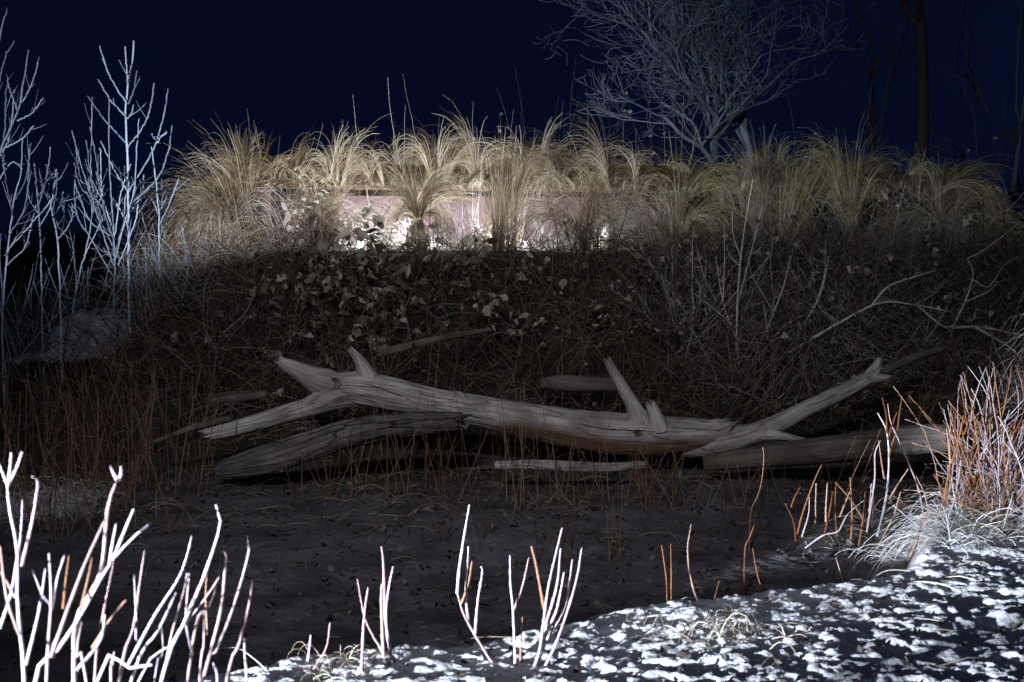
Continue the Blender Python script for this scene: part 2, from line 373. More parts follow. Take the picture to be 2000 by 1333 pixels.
# pale sand mound among the saplings
def mound():
    c = P(205, 690, 11.9); n = 60
    u = np.linspace(-1, 1, n); A, B = np.meshgrid(u, u, indexing='ij')
    r = np.sqrt(A ** 2 + B ** 2) + .16 * vnoise(A * 2.3 + 5, B * 2.3)
    z = .36 * (1 - sm(0.30, 1.0, r)) - .06 + .06 * vnoise(A * 3.5 + 2, B * 3.5) + .03 * vnoise(A * 9, B * 9) + .02 * vnoise(A * 22, B * 22)
    V = np.stack([c[0] + A * .60 + .05 * B, c[1] + B * .6, gz(c[0], c[1]) + z], -1).reshape(-1, 3)
    i = np.arange(n * n).reshape(n, n)
    F = np.stack([i[:-1, :-1], i[1:, :-1], i[1:, 1:], i[:-1, 1:]], -1).reshape(-1, 4)
    m, t, b = new_mat('pale_sand'); N = t.nodes.new; L = t.links.new
    tcn = N('ShaderNodeTexCoord'); nn = N('ShaderNodeTexNoise'); nn.inputs['Scale'].default_value = 9; nn.inputs['Detail'].default_value = 8
    L(tcn.outputs['Object'], nn.inputs['Vector']); r_ = ramp(t, [(.35, (.08, .08, .09)), (.6, (.24, .25, .29))]); L(nn.outputs['Fac'], r_.inputs['Fac']); L(r_.outputs['Color'], b.inputs['Base Color'])
    tag(make_obj('sand_mound', V, F, m), kind='structure')
mound()

# ------------------------------------------------------------------ logs
LIMBS = []
def log_tube(name, trace, mat, parent=None, depth=None, sides=40, rough=.05, rings=None, seed=0, blunt=True, tex=1.0):
    """trace: (px, py, half width px, Y). Solid tapering limb with bark relief and rounded ragged ends."""
    pts = [P(a, b, d) for a, b, w, d in trace]; rad = [w / ppm(d) for a, b, w, d in trace]
    L = sum(np.linalg.norm(np.array(p) - np.array(q)) for p, q in zip(pts, pts[1:]))
    sides = int(sides * 1.5); k = rings or max(20, int(L / .016))
    C, Rr = spline(pts, k, rad)
    T = np.gradient(C, axis=0); T /= np.linalg.norm(T, axis=1, keepdims=True)
    ref = np.array((0.12, -1, 0.1)); U = np.cross(T, ref); U /= np.linalg.norm(U, axis=1, keepdims=True); Vv = np.cross(T, U)
    s = np.linspace(0, L, k)
    an = np.arange(sides) * 2 * math.pi / sides
    ca, sa = np.cos(an), np.sin(an)
    S_, A_ = np.meshgrid(s, an, indexing='ij')
    # periodic noise around the girth (sampled on a circle) stretched along the length
    def pn(f, g, o): return vnoise(np.cos(A_) * f + 50 + o, S_ * g + np.sin(A_) * f + o * 3 + seed)
    disp = 1 + rough * tex * (2.2 * pn(.9, 1.4, 1) + 1.3 * pn(3.2, 2.2, 5) + .9 * pn(8, 3.2, 9) + .7 * pn(16, 6, 4) + .4 * pn(26, 9, 6))
    cr1 = pn(5.5, .8, 12); disp = disp - rough * .7 * np.exp(-(cr1 / .035) ** 2) * sm(-.2, .15, pn(1.5, 1.1, 21))
    ring = C[:, None] + (Rr[:, None] * disp)[..., None] * (ca[None, :, None] * U[:, None] + sa[None, :, None] * Vv[:, None])
    if parent is not None:
        # swell where this limb meets the limbs already built (a fillet instead of a hard joint)
        q = ring.reshape(-1, 3); push = np.zeros(len(q))
        for oc, orr in LIMBS:
            dd = np.linalg.norm(q[:, None] - oc[None, ::2], axis=2) - orr[None, ::2]; d_ = dd.min(1)
            push = np.maximum(push, .034 * np.clip(1 - np.abs(d_) / .09, 0, 1) ** 2)
        nrm = (ca[None, :, None] * U[:, None] + sa[None, :, None] * Vv[:, None]).reshape(-1, 3)
        ring = (q + nrm * push[:, None] * min(1.0, float(np.mean(Rr)) / .085)).reshape(ring.shape); LIMBS.append((C, Rr))
    if blunt:        # splintered broken end
        jag = vnoise(np.cos(an) * 5 + 20 + seed, np.sin(an) * 5 + 9) + .6 * vnoise(np.cos(an) * 13 + 70 + seed, np.sin(an) * 13)
        wgt = np.clip((s - (L - 2.2 * Rr[-1] - .02)) / (2.2 * Rr[-1] + .02), 0, 1)
        ring = ring + (wgt[:, None] * jag[None] * (Rr[-1] * 1.6 + .012))[..., None] * T[-1][None, None]
    V = ring.reshape(-1, 3)
    i = np.arange(k - 1)[:, None] * sides; j = np.arange(sides)[None]; j2 = (j + 1) % sides
    F = np.stack([i + j, i + j2, i + sides + j2, i + sides + j], -1).reshape(-1, 4)
    uv = np.stack([((A_ - math.pi / 2) % (2 * math.pi)) * float(np.mean(Rr)) + seed * .37, S_], -1).reshape(-1, 2)
    # lower front of the girth carries the rotten wood
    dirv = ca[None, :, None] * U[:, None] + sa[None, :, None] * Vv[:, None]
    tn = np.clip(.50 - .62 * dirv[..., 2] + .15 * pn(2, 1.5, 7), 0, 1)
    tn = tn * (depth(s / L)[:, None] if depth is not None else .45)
    tn = tn.ravel(); V = list(V); F = F.tolist(); uv = list(uv); tn = list(tn)
    for end, c, tt in ((0, C[0], -T[0]), (k - 1, C[-1], T[-1])):
        base = end * sides
        V.append(c + tt * Rr[end] * (-.25 if blunt else .8)); uv.append(np.array((0, s[end]))); tn.append(.3)
        for q in range(sides):
            a, b = base + q, base + (q + 1) % sides
            F.append([b, a, len(V) - 1] if end == 0 else [a, b, len(V) - 1])
    return make_obj(name, np.array(V), F, mat, parent, True, tn, np.array(uv))

c0 = P(1000, 880, 9.15)
LT = thing('fallen_tree', 'large weathered grey fallen tree with forked limbs lying across the gully', 'fallen tree', (0, 0, 0))
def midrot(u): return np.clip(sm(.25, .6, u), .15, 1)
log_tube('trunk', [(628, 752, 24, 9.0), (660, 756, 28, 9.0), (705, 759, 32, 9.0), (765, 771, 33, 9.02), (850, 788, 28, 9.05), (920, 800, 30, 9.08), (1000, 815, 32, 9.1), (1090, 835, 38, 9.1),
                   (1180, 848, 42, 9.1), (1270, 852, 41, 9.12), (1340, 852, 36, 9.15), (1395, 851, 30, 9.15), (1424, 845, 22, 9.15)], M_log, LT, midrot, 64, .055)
log_tube('limb', [(700, 764, 14, 9.02), (668, 758, 22, 9.01), (625, 744, 22, 8.98), (590, 728, 19, 8.95), (562, 714, 14, 8.92), (545, 703, 6, 8.9)], M_log, LT, None, 40, .05, None, 3)
log_tube('limb', [(745, 768, 10, 9.05), (700, 768, 20, 9.02), (640, 784, 21, 8.95), (590, 799, 18, 8.9), (520, 820, 17, 8.85), (455, 838, 15, 8.8), (402, 851, 12, 8.75)], M_log, LT, None, 40, .05, None, 7)
log_tube('limb', [(1260, 858, 12, 9.2), (1330, 864, 22, 9.17), (1400, 864, 22, 9.14), (1455, 852, 21, 9.16), (1510, 832, 19, 9.18), (1570, 801, 16, 9.22), (1640, 769, 15, 9.3), (1690, 742, 13, 9.35), (1712, 727, 11, 9.36)], M_log, LT, None, 40, .045, None, 11)
log_tube('stub', [(728, 762, 20, 9.02), (716, 728, 14, 8.99), (701, 703, 10, 8.97), (684, 682, 6, 8.96)], M_log, LT, None, 32, .05, None, 15)
log_tube('stub', [(1252, 830, 20, 9.08), (1238, 795, 14, 9.05), (1216, 757, 11, 9.02), (1196, 723, 9, 9.0), (1186, 704, 8, 8.98)], M_log, LT, None, 32, .05, None, 19)
log_tube('stub', [(1285, 838, 18, 9.06), (1279, 808, 13, 9.03), (1272, 790, 8, 9.02)], M_log, LT, None, 32, .08, None, 23)
log_tube('stub', [(1700, 736, 11, 9.35), (1712, 716, 8, 9.35), (1717, 699, 4, 9.35)], M_log, LT, None, 24, .05, None, 27)
log_tube('stub', [(1702, 738, 9, 9.35), (1722, 739, 6, 9.33), (1737, 738, 4, 9.31)], M_log, LT, None, 24, .05, None, 31)
log_tube('stub', [(1480, 846, 13, 9.16), (1520, 851, 8, 9.12), (1560, 858, 5, 9.08), (1592, 863, 2, 9.05)], M_log, LT, None, 24, .05, None, 33)
log_tube('stub', [(908, 792, 12, 9.04), (903, 776, 7, 9.02), (894, 767, 3, 9.0)], M_log, LT, None, 24, .08, None, 35)
log_tube('stub', [(1395, 845, 18, 9.14), (1415, 836, 13, 9.12), (1425, 827, 7, 9.11)], M_log, LT, None, 24, .14, None, 36)

# long drying cracks and knot holes on the trunk
def on_trunk(px, py):
    C, Rr = LIMBS[0]; k = int(np.argmin(np.abs(C[:, 0] - P(px, py, 9.05)[0]))); Yc, r = C[k, 1], Rr[k] * 1.01
    dz = P(px, py, Yc)[2] - C[k, 2]
    return P(px, py, Yc - math.sqrt(max(r * r - dz * dz, .0004)) + .002)
for tr, w in (([(664, 752), (700, 754), (740, 758), (775, 771), (820, 787), (850, 793)], .0042), ([(690, 770), (740, 774), (800, 783), (870, 800)], .003), ([(900, 806), (960, 812), (1020, 822), (1090, 838), (1150, 850)], .0045),
              ([(960, 826), (1040, 836), (1100, 852)], .004), ([(1110, 826), (1180, 838), (1260, 842), (1340, 846)], .004), ([(1060, 852), (1130, 868), (1210, 876), (1290, 874)], .005), ([(1160, 858), (1240, 862), (1300, 860)], .0045), ([(780, 762), (840, 774), (900, 784)], .003), ([(1300, 834), (1360, 838), (1410, 842)], .004)):
    Cc = spline([on_trunk(*q) for q in tr], 40); Cc = Cc + rng.normal(0, .0022, Cc.shape) + np.array((0, 0, 1.)) * (.004 * vnoise(np.arange(40) * .35, np.full(40, w * 1e4)))[:, None]
    mb = MB(); mb.strands(Cc[None], (w * np.sin(np.linspace(.15, 3.0, 40)) * rng.uniform(.5, 1.2, 40))[None], 4); mb.build('crack', M_crack, LT)
for px, py, w in ((652, 750, .034), (713, 776, .010), (942, 800, .010), (1246, 846, .022), (1060, 830, .009)):
    q = on_trunk(px, py); an = np.linspace(0, 2 * math.pi, 25)
    mb = MB()
    for f in (1.0, .62, .3):
        mb.strands(np.stack([q[0] + w * f * np.cos(an) * 1.2, q[1] + 0 * an - .002 + .006 * (1 - f), q[2] + w * f * np.sin(an)], -1)[None], (w * .09 + .0012) * rng.uniform(.6, 1.3, 25)[None], 4, cap=False)
    mb.build('knot', M_crack, LT)
def single(o, label, cat, group=None): return tag(o, label, cat, group)
single(log_tube('bark_log', [(418, 921, 7, 8.55), (445, 914, 18, 8.55), (520, 897, 28, 8.57), (600, 874, 29, 8.6), (680, 848, 28, 8.62), (760, 833, 25, 8.65), (840, 826, 22, 8.7), (900, 824, 18, 8.75)], M_logb, None, None, 56, .09),
       'thick furrowed log with rough bark lying under the left half of the fallen tree', 'log')
single(log_tube('driftwood_log', [(966, 909, 7, 8.5), (1040, 908, 10, 8.5), (1120, 911, 11, 8.52), (1190, 913, 10, 8.55), (1260, 908, 8, 8.6)], M_log, None, None, 32, .06, None, 41),
       'slim grey driftwood log on the ground below the middle of the fallen tree', 'log')
single(log_tube('driftwood_log', [(1372, 905, 14, 8.75), (1440, 897, 20, 8.75), (1540, 886, 25, 8.77), (1650, 874, 27, 8.8), (1760, 861, 29, 8.85), (1852, 856, 27, 8.9)], M_logd, None, None, 48, .05, None, 45),
       'smooth brown-grey log on the ground below the raised right limb, behind the orange stems', 'log')
single(log_tube('driftwood_log', [(1055, 748, 9, 10.0), (1100, 747, 15, 10.0), (1150, 750, 15, 10.0), (1215, 753, 11, 10.0)], M_logd, None, None, 32, .10, None, 49),
       'dark log half hidden in shade behind the broken stub of the fallen tree', 'log')
single(log_tube('dead_branch', [(1660, 752, 7, 9.7), (1730, 722, 10, 9.7), (1790, 696, 9, 9.75), (1840, 682, 7, 9.8)], M_logd, None, None, 24, .09, None, 53),
       'dull brown dead branch rising behind the tip of the right limb', 'branch')
single(log_tube('dead_branch', [(735, 694, 8, 10.2), (800, 676, 8, 10.25), (870, 660, 6, 10.3), (960, 643, 4, 10.35)], M_logd, None, None, 20, .08, None, 57),
       'slender dead branch lying in the brush above the left half of the fallen tree', 'branch')
single(log_tube('dead_branch', [(300, 864, 4, 8.9), (360, 842, 6, 8.9), (420, 824, 7, 8.95), (450, 818, 6, 9.0)], M_logd, None, None, 20, .08, None, 59),
       'thin dead branch on the ground left of the lower left limb', 'branch')
single(log_tube('dead_branch', [(412, 784, 8, 9.4), (460, 777, 9, 9.4), (520, 770, 7, 9.45)], M_logd, None, None, 20, .08, None, 63),
       'short dim broken branch behind the lower left limb', 'branch')

# ------------------------------------------------------------------ the blind
BA = P(430, 489, 13.0); BB = P(1960, 497, 15.2)
yaw = math.atan2(BB[1] - BA[1], BB[0] - BA[0]); BL = math.hypot(BB[0] - BA[0], BB[1] - BA[1])
FL = 1.41                                                      # floor level
BLIND = thing('duck_blind', 'long low hunting blind with pinkish panels, thatched all over with bundles of dry grass', 'hunting blind', (BA[0], BA[1], FL))
BLIND.rotation_euler = (0, 0, yaw)
ux = np.array((math.cos(yaw), math.sin(yaw), 0)); vx = np.array((-math.sin(yaw), math.cos(yaw), 0)); wz = np.array((0, 0, 1.))
def B_at(px, py, v=0.0):
    """local (u, v, w) of the blind at photo pixel, on the plane v metres behind the front"""
    o = np.array((0, 0, EYE)); d = P(px, py, 10.0) - o
    b0 = np.array((BA[0], BA[1], FL)) + vx * v
    t = np.dot(b0 - o, vx) / np.dot(d, vx)
    q = o + d * t - np.array((BA[0], BA[1], FL))
    return np.array((np.dot(q, ux), np.dot(q, vx), q[2]))

def box(bm_V, bm_F, a, b, bev=0.0):
    a = np.minimum(a, b); 
    x0, y0, z0 = a; x1, y1, z1 = b; n = len(bm_V)
    bm_V += [(x0, y0, z0), (x1, y0, z0), (x1, y1, z0), (x0, y1, z0), (x0, y0, z1), (x1, y0, z1), (x1, y1, z1), (x0, y1, z1)]
    bm_F += [[n + i for i in f] for f in ((0, 3, 2, 1), (4, 5, 6, 7), (0, 1, 5, 4), (1, 2, 6, 5), (2, 3, 7, 6), (3, 0, 4, 7))]
def b_box(name, a, b, mat, bevel=.006):
    V, F = [], []; box(V, F, np.array(a, float), np.array(b, float))
    o = make_obj(name, V, F, mat, BLIND, False)
    if bevel:
        md = o.modifiers.new('bevel', 'BEVEL'); md.width = bevel; md.segments = 2
    return o
M_panel, t, b = new_mat('pinkish_painted_panel')
def _panel():
    N = t.nodes.new; L = t.links.new
    tcn = N('ShaderNodeTexCoord'); mp = N('ShaderNodeMapping'); mp.inputs['Scale'].default_value = (3, 3, 1.2); L(tcn.outputs['Object'], mp.inputs['Vector'])
    n = N('ShaderNodeTexNoise'); n.inputs['Scale'].default_value = 3; n.inputs['Detail'].default_value = 8; L(mp.outputs[0], n.inputs['Vector'])
    r = ramp(t, [(.3, (.090, .053, .051)), (.55, (.135, .084, .081)), (.75, (.17, .113, .110))]); L(n.outputs['Fac'], r.inputs['Fac']); L(r.outputs['Color'], b.inputs['Base Color'])
    n2_ = N('ShaderNodeTexNoise'); n2_.inputs['Scale'].default_value = 90; L(tcn.outputs['Object'], n2_.inputs['Vector'])
    bp = N('ShaderNodeBump'); bp.inputs['Strength'].default_value = .25; bp.inputs['Distance'].default_value = .004; L(n2_.outputs['Fac'], bp.inputs['Height']); L(bp.outputs[0], b.inputs['Normal'])
    b.inputs['Roughness'].default_value = .7
_panel()
def m_plain(name, c1, c2, sc=12, rough=.8):
    m, t, b = new_mat(name); N = t.nodes.new; L = t.links.new
    tcn = N('ShaderNodeTexCoord'); n = N('ShaderNodeTexNoise'); n.inputs['Scale'].default_value = sc; n.inputs['Detail'].default_value = 6
    L(tcn.outputs['Object'], n.inputs['Vector']); r = ramp(t, [(.35, c1), (.65, c2)]); L(n.outputs['Fac'], r.inputs['Fac']); L(r.outputs['Color'], b.inputs['Base Color']); b.inputs['Roughness'].default_value = rough
    return m
M_beam = m_plain('brown_timber', (.06, .035, .02), (.14, .085, .05))
M_roof = m_plain('dark_thatch_mat', (.03, .022, .012), (.10, .07, .035), 25)
DP = 0.80                                                      # panels stand this far behind the front edge
TOPW = 0.60
edges_px = [520, 655, 815, 985, 1150, 1320, 1490, 1660, 1840, 1950]
M_black = m_plain('shade_and_plastic_black', (.008, .008, .008), (.014, .014, .014), 30, .6)  # on the right back boards this black stands in for interior shade
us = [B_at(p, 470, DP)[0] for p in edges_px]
M_panelb = m_plain('reddish_brown_shaded_panel', (.035, .018, .015), (.065, .036, .031), 8)  # reddish panel colour with the dim light of the outer panels painted in
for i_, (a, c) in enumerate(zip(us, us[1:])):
    b_box('panel' if a < us[5] - .01 else 'back_shade_board', (a + .006, DP, -.06), (c - .006, DP + .03, TOPW - .055), (M_panelb if i_ in (0, 4) else M_panel) if i_ < 5 else M_black)
b_box('end_panel', (us[0] - .30, .10, -.06), (us[0] - .02, .13, TOPW - .02), M_panel)
b_box('end_panel', (us[0] - .33, .16, -.06), (us[0] - .304, .95, TOPW - .02), M_panel)
b_box('front_sill', (.05, -.04, -.12), (BL, .0, .004), M_beam)
b_box('floor', (.05, .003, -.10), (BL, DP - .003, -.01), M_beam)
for a in us: b_box('post', (a - .03, DP - .06, -.009), (a + .03, DP - .004, TOPW), M_beam)
b_box('roof_beam', (.0, DP - .06, TOPW + .002), (BL, DP + .02, TOPW + .06), M_beam)
# roof: a bulging thatch mat with an uneven top
def roof():
    nu, nv = 160, 14
    V = []; F = []
    u = np.linspace(-.1, BL + .05, nu)
    for i in range(nu):
        for j in range(nv):
            q = j / (nv - 1) * math.pi
            vv = .80 - .62 * math.cos(q); hh = .235 * math.sin(q) ** .7
            hh *= 1 + .35 * float(vnoise(np.array(u[i] * 1.6), np.array(3.3))) * 2
            e_ = min(1, (i + .3) / 6, (nu - i - .7) / 6) ** .5
            V.append((u[i], vv, TOPW + .03 + hh * e_ + .02 * float(vnoise(np.array(u[i] * 9), np.array(vv * 9)))))
    for i in range(nu - 1):
        for j in range(nv - 1):
            a = i * nv + j; F.append([a, a + nv, a + nv + 1, a + 1])
    make_obj('roof_mat', V, F, M_roof, BLIND)
roof()

def fan(mb, base, n, L, su, sv, lean=0.0, droop=.35, br=(.03, .03), k=9, wid=.0022, fwd=-.12, wob=.022):
    """spray of blades from a base point in blind space"""
    nl = max(5, n // 20); lk = rng.integers(0, nl, n)          # blades hang together in locks
    lB = np.stack([rng.normal(0, br[0], nl), rng.normal(0, br[1], nl), rng.uniform(-.02, .02, nl)], -1)
    lD = np.stack([rng.normal(lean, su, nl), rng.normal(fwd, sv, nl), np.ones(nl)], -1)
    lL = rng.uniform(.6, 1.12, nl); lR = rng.uniform(.5, 1.6, nl); lT = rng.random(nl)
    B = np.array(base) + lB[lk] + rng.normal(0, .007, (n, 3)); D = lD[lk] + rng.normal(0, .055, (n, 3))
    Ls = L * lL[lk] * rng.uniform(.72, 1.12, n) * np.where(rng.random(n) > .96, 1.14, 1)
    Pn = arcs(B, D, Ls, k, droop * lR[lk] * rng.uniform(.85, 1.2, n), wob)
    w = wid * rng.uniform(.6, 1.3, (n, 1)) * np.linspace(1, .35, k)[None]
    mb.strands(Pn, w, flat=True, tint=np.clip(lT[lk] * .8 + rng.normal(.1, .14, n), 0, 1))
def px2m(p, px=1000): return p / ppm(13.0 + 2.2 * max(0, min(1, (px - 430) / 1530)))
def bundle(px, row, top, n, su, lean=0., droop=.35, mat=None, br=12, tie=None, skirt=0, v=-.04, wid=.0022, fwd=-.12, stalks=0, label=None):
    base = B_at(px, row, v); L = px2m(row - top, px) * 1.27 * (1.2 if v < .2 and not tie else .95); droop = droop * (1.6 if v < .2 and not tie else 1.3); n = int(n * 1.15)
    mb = MB()
    fan(mb, base, n, L, su, .18, lean, droop, (px2m(br, px), .03), wid=wid, fwd=fwd)
    if skirt:                                               # blades below a tie, flaring down then in
        ns = n // 2; h = px2m(skirt, px)
        an = rng.uniform(0, 2 * math.pi, ns); r0 = .02; r1 = px2m(26, px) * rng.uniform(.3, 1.1, ns)
        t = np.linspace(0, 1, 8)[None]
        prof = np.sin(np.clip(t * 1.9, 0, math.pi / 2 + .55))
        rr = r0 + (r1[:, None] - r0) * prof
        jit = rng.normal(0, .006, (ns, 8))
        Pn = np.stack([base[0] + rr * np.cos(an)[:, None] + jit, base[1] + rr * .7 * np.sin(an)[:, None], base[2] - h * t * rng.uniform(.8, 1.05, (ns, 1)) + np.zeros((ns, 8))], -1)
        mb.strands(Pn, wid * np.ones((ns, 8)), flat=True)
    if stalks:
        B = np.array(base) + np.stack([rng.normal(0, .04, stalks), rng.normal(0, .02, stalks), np.zeros(stalks)], -1)
        D = np.stack([rng.normal(lean * .6, .28, stalks), rng.normal(-.1, .1, stalks), np.ones(stalks)], -1)
        mb.strands(arcs(B, D, L * rng.uniform(.9, 1.35, stalks), 9, .05, .02), np.linspace(.004, .002, 9)[None], 4)
    o = mb.build('grass_bundle', mat or M_grass, BLIND, smooth=False)
    if label: o['label'] = label
    if tie:
        m2 = MB(); an = np.linspace(0, 2 * math.pi, 17); rr = .028
        m2.strands(np.stack([base[0] + rr * np.cos(an), base[1] + rr * np.sin(an), base[2] + 0 * an], -1)[None], .008, 6, cap=False)
        m2.build('tie', M_twig, o)
    return o
# lower row, standing in front of the panels
bundle(425, 505, 400, 260, .55, -.25, .75, M_wild, 25)
bundle(452, 500, 335, 460, .26, -.22, .42, None, 14, label='broad tan grass bundle at the left end')
bundle(480, 500, 345, 380, .18, -.16, .2, None, 12)
bundle(440, 470, 335, 340, .45, -.35, .62, M_wild)
bundle(618, 490, 375, 230, .28, .02, .5, None, 10)
bundle(640, 485, 370, 200, .28, .20, .5)
bundle(628, 488, 360, 220, .18, .0, .25)
bundle(760, 490, 425, 140, .5, .1, .8, M_wild, 20, v=.3)
bundle(875, 492, 440, 110, .5, .2, .8, M_wild, 16, v=.25)
bundle(1060, 494, 455, 80, .5, .1, .8, M_wild, 30, v=.3)
bundle(712, 492, 385, 140, .25, .25, .5, M_wild, 22, v=.2)
bundle(815, 424, 310, 520, .42, 0, .30, None, 5, True, 66, label='hourglass shaped grass bundle tied at its waist')
bundle(818, 424, 340, 260, .55, .95, .80, None, 5)
bundle(812, 424, 350, 150, .5, -.75, .60, None, 5)
bundle(938, 490, 415, 260, .30, -.30, .75, M_wild, 14, v=.10)
bundle(968, 492, 360, 280, .05, -.02, .10, None, 13)
bundle(992, 490, 358, 280, .05, .03, .10, None, 12)
bundle(1012, 455, 385, 120, .30, .28, .35, M_wild, 6, v=.05)
bundle(1140, 494, 400, 240, .24, -.28, .75, M_wild, 12, v=.08)
bundle(1148, 494, 325, 420, .25, -.05, .35, None, 14)
bundle(1185, 494, 355, 320, .30, .12, .45, M_wild, 18)
bundle(1222, 480, 405, 220, .35, .1, .55, M_wild, 16, v=.12)
bundle(1322, 470, 330, 380, .30, .30, .45, M_grassg, 10, stalks=10)
bundle(1340, 470, 360, 220, .25, .5, .6, M_grassg, 8)
bundle(1300, 480, 390, 110, .15, -.1, .4, M_wild, 10)
bundle(1490, 490, 350, 300, .14, -.14, .22, M_wild, 10)
bundle(1540, 495, 345, 380, .10, .03, .15, M_grassg, 18)
bundle(1662, 470, 330, 380, .16, -.16, .22, M_grassg, 6)
bundle(1672, 500, 420, 160, .2, .1, .5, M_wild, 12)
bundle(1735, 505, 370, 380, .26, .38, .55, M_wild, 18)
bundle(1790, 505, 395, 300, .3, .35, .6, M_grassg, 20)
bundle(1840, 490, 360, 320, .2, -.12, .25, M_wild, 10)
bundle(1872, 500, 370, 420, .22, .62, .45, M_grassg, 16)
bundle(1915, 515, 395, 420, .3, .50, .60, M_grassg, 24, label='round drooping grass bundle at the right end')
# upper row on the roof edge
up = [(462, 372, 285, 260, .30, -.30, .30), (500, 372, 270, 280, .30, -.10, .25), (575, 350, 305, 200, .9, -.5, .55), (578, 350, 300, 200, .9, .6, .6), (545, 352, 280, 200, .35, .0, .3),
      (620, 365, 282, 280, .35, .1, .3), (655, 372, 275, 300, .35, .1, .32), (700, 372, 272, 320, .42, -.2, .42), (735, 372, 275, 300, .35, -.1, .35), (775, 368, 272, 280, .3, .1, .3),
      (850, 372, 262, 300, .30, -.1, .25), (880, 370, 272, 260, .35, .1, .4), (925, 376, 262, 280, .28, .0, .3), (965, 376, 275, 280, .3, .05, .3), (1010, 378, 270, 300, .34, .1, .35),
      (1050, 378, 262, 280, .3, .1, .3), (1095, 378, 268, 300, .35, .15, .4), (1140, 382, 270, 300, .35, .05, .35), (1185, 385, 268, 150, .10, .02, .25), (1195, 384, 265, 260, .2, .35, .6),
      (1245, 388, 285, 320, .35, .2, .5), (1295, 388, 285, 280, .35, .1, .45)]
def top_bundles(rows, mat):
    for i, (px, row, top, n, su, lean, dr) in enumerate(rows):
        lean = lean + (.28, -.22, .1, -.38, .4)[i % 5]
        if i % 2: bundle(px, row - 34, top - 8, n, su, lean, dr * 1.5, mat, 16, v=.48)
        else: bundle(px, row - 12, top - 4, int(n * .8), su * 1.0, lean, dr * 1.15, mat, 12, v=.08, fwd=.05)
top_bundles(up, M_grass)
up2 = [(1350, 390, 300, 280, .35, .1, .4), (1400, 392, 292, 320, .35, .25, .6), (1450, 392, 295, 320, .35, .30, .6), (1500, 392, 280, 260, .22, .2, .15), (1545, 392, 292, 300, .35, -.05, .5),
       (1600, 392, 300, 320, .3, -.3, .6), (1640, 392, 275, 300, .25, .2, .3), (1675, 396, 285, 320, .25, .1, .5), (1725, 400, 320, 260, .35, 0, .5), (1770, 400, 290, 300, .3, .4, .35),
       (1815, 402, 295, 300, .3, .1, .4), (1860, 405, 300, 300, .3, .3, .45), (1890, 410, 315, 280, .3, .35, .6)]
top_bundles(up2, M_grassg)
# fringe of thatch hanging over the front edge of the roof
mb = MB()
for uu in np.arange(.0, BL, .075):
    fan(mb, (uu + random.uniform(-.05, .05), random.uniform(.03, .14), TOPW + random.uniform(.0, .12)), random.randint(8, 24), random.choice((.10, .15, .22, .32)), .7, .4, random.uniform(-1.3, 1.3), random.uniform(1.2, 2.4), (.06, .04), wid=.0022, fwd=-.6, wob=.06)
mb.build('thatch_fringe', M_grass, BLIND, smooth=False)
# straw lying on the floor of the blind
mb = MB(); n = 3200
B = np.stack([rng.uniform(.5, 4.3, n), rng.uniform(.02, DP - .05, n), np.full(n, .0)], -1)
mb.strands(arcs(B, np.stack([rng.normal(0, .8, n), rng.normal(0, .6, n), np.ones(n) * .8], -1), rng.uniform(.03, .17, n), 5, .5, .12), .0022, flat=True)
o = mb.build('straw', M_wild, BLIND, smooth=False); o['kind'] = 'stuff'

# lanterns standing on the floor of the blind, each behind a grass bundle
def lantern(px, label, watts, vv_=.16):
    q = B_at(px, 480, vv_); w = np.array((BA[0], BA[1], FL)) + ux * q[0] + vx * q[1]
    base = w + np.array((0, 0, -.008))
    t = thing('camping_lantern', label, 'lantern', base, 'lanterns inside the blind')
    def lathe(name, prof, mat):
        n = 20; V = []; F = []
        for r, z in prof:
            for i in range(n): V.append((r * math.cos(2 * math.pi * i / n), r * math.sin(2 * math.pi * i / n), z))
        for k in range(len(prof) - 1):
            for i in range(n): F.append([k * n + i, k * n + (i + 1) % n, (k + 1) * n + (i + 1) % n, (k + 1) * n + i])
        return make_obj(name, V, F, mat, t)
    lathe('base', [(0, 0), (.035, 0), (.037, .01), (.035, .03), (.028, .035), (0, .036)], M_black)
    lathe('cap', [(0, .128), (.034, .126), (.035, .112), (.03, .108), (0, .107)], M_black)
    lathe('lamp_glass', [(.026, .036), (.028, .05), (.028, .095), (.026, .107)], M_lampglass)
    l = bpy.data.lights.new('lantern_light', 'POINT'); l.energy = watts * .7; l.shadow_soft_size = .03; l.color = (.74, .84, 1.0)
    lo = bpy.data.objects.new('lantern_light', l); COL.objects.link(lo); lo.location = base + np.array((0, -.0, .15)); 
M_black = m_plain('shade_and_plastic_black', (.01, .01, .01), (.02, .02, .02), 30, .4)
M_lampglass, t, b = new_mat('lit_lamp_glass'); b.inputs['Emission Color'].default_value = (.9, .94, 1, 1); b.inputs['Emission Strength'].default_value = 12
lantern(806, 'small lit lantern on the blind floor behind the hourglass grass bundle', 80, .24)
lantern(975, 'small lit lantern on the blind floor behind the upright tan grass column', 120)
lantern(1166, 'small lit lantern on the blind floor behind the bundle right of the plain panel', 45)
lantern(704, 'small lit lantern on the blind floor behind the leafy bush under the second panel', 75, .22)

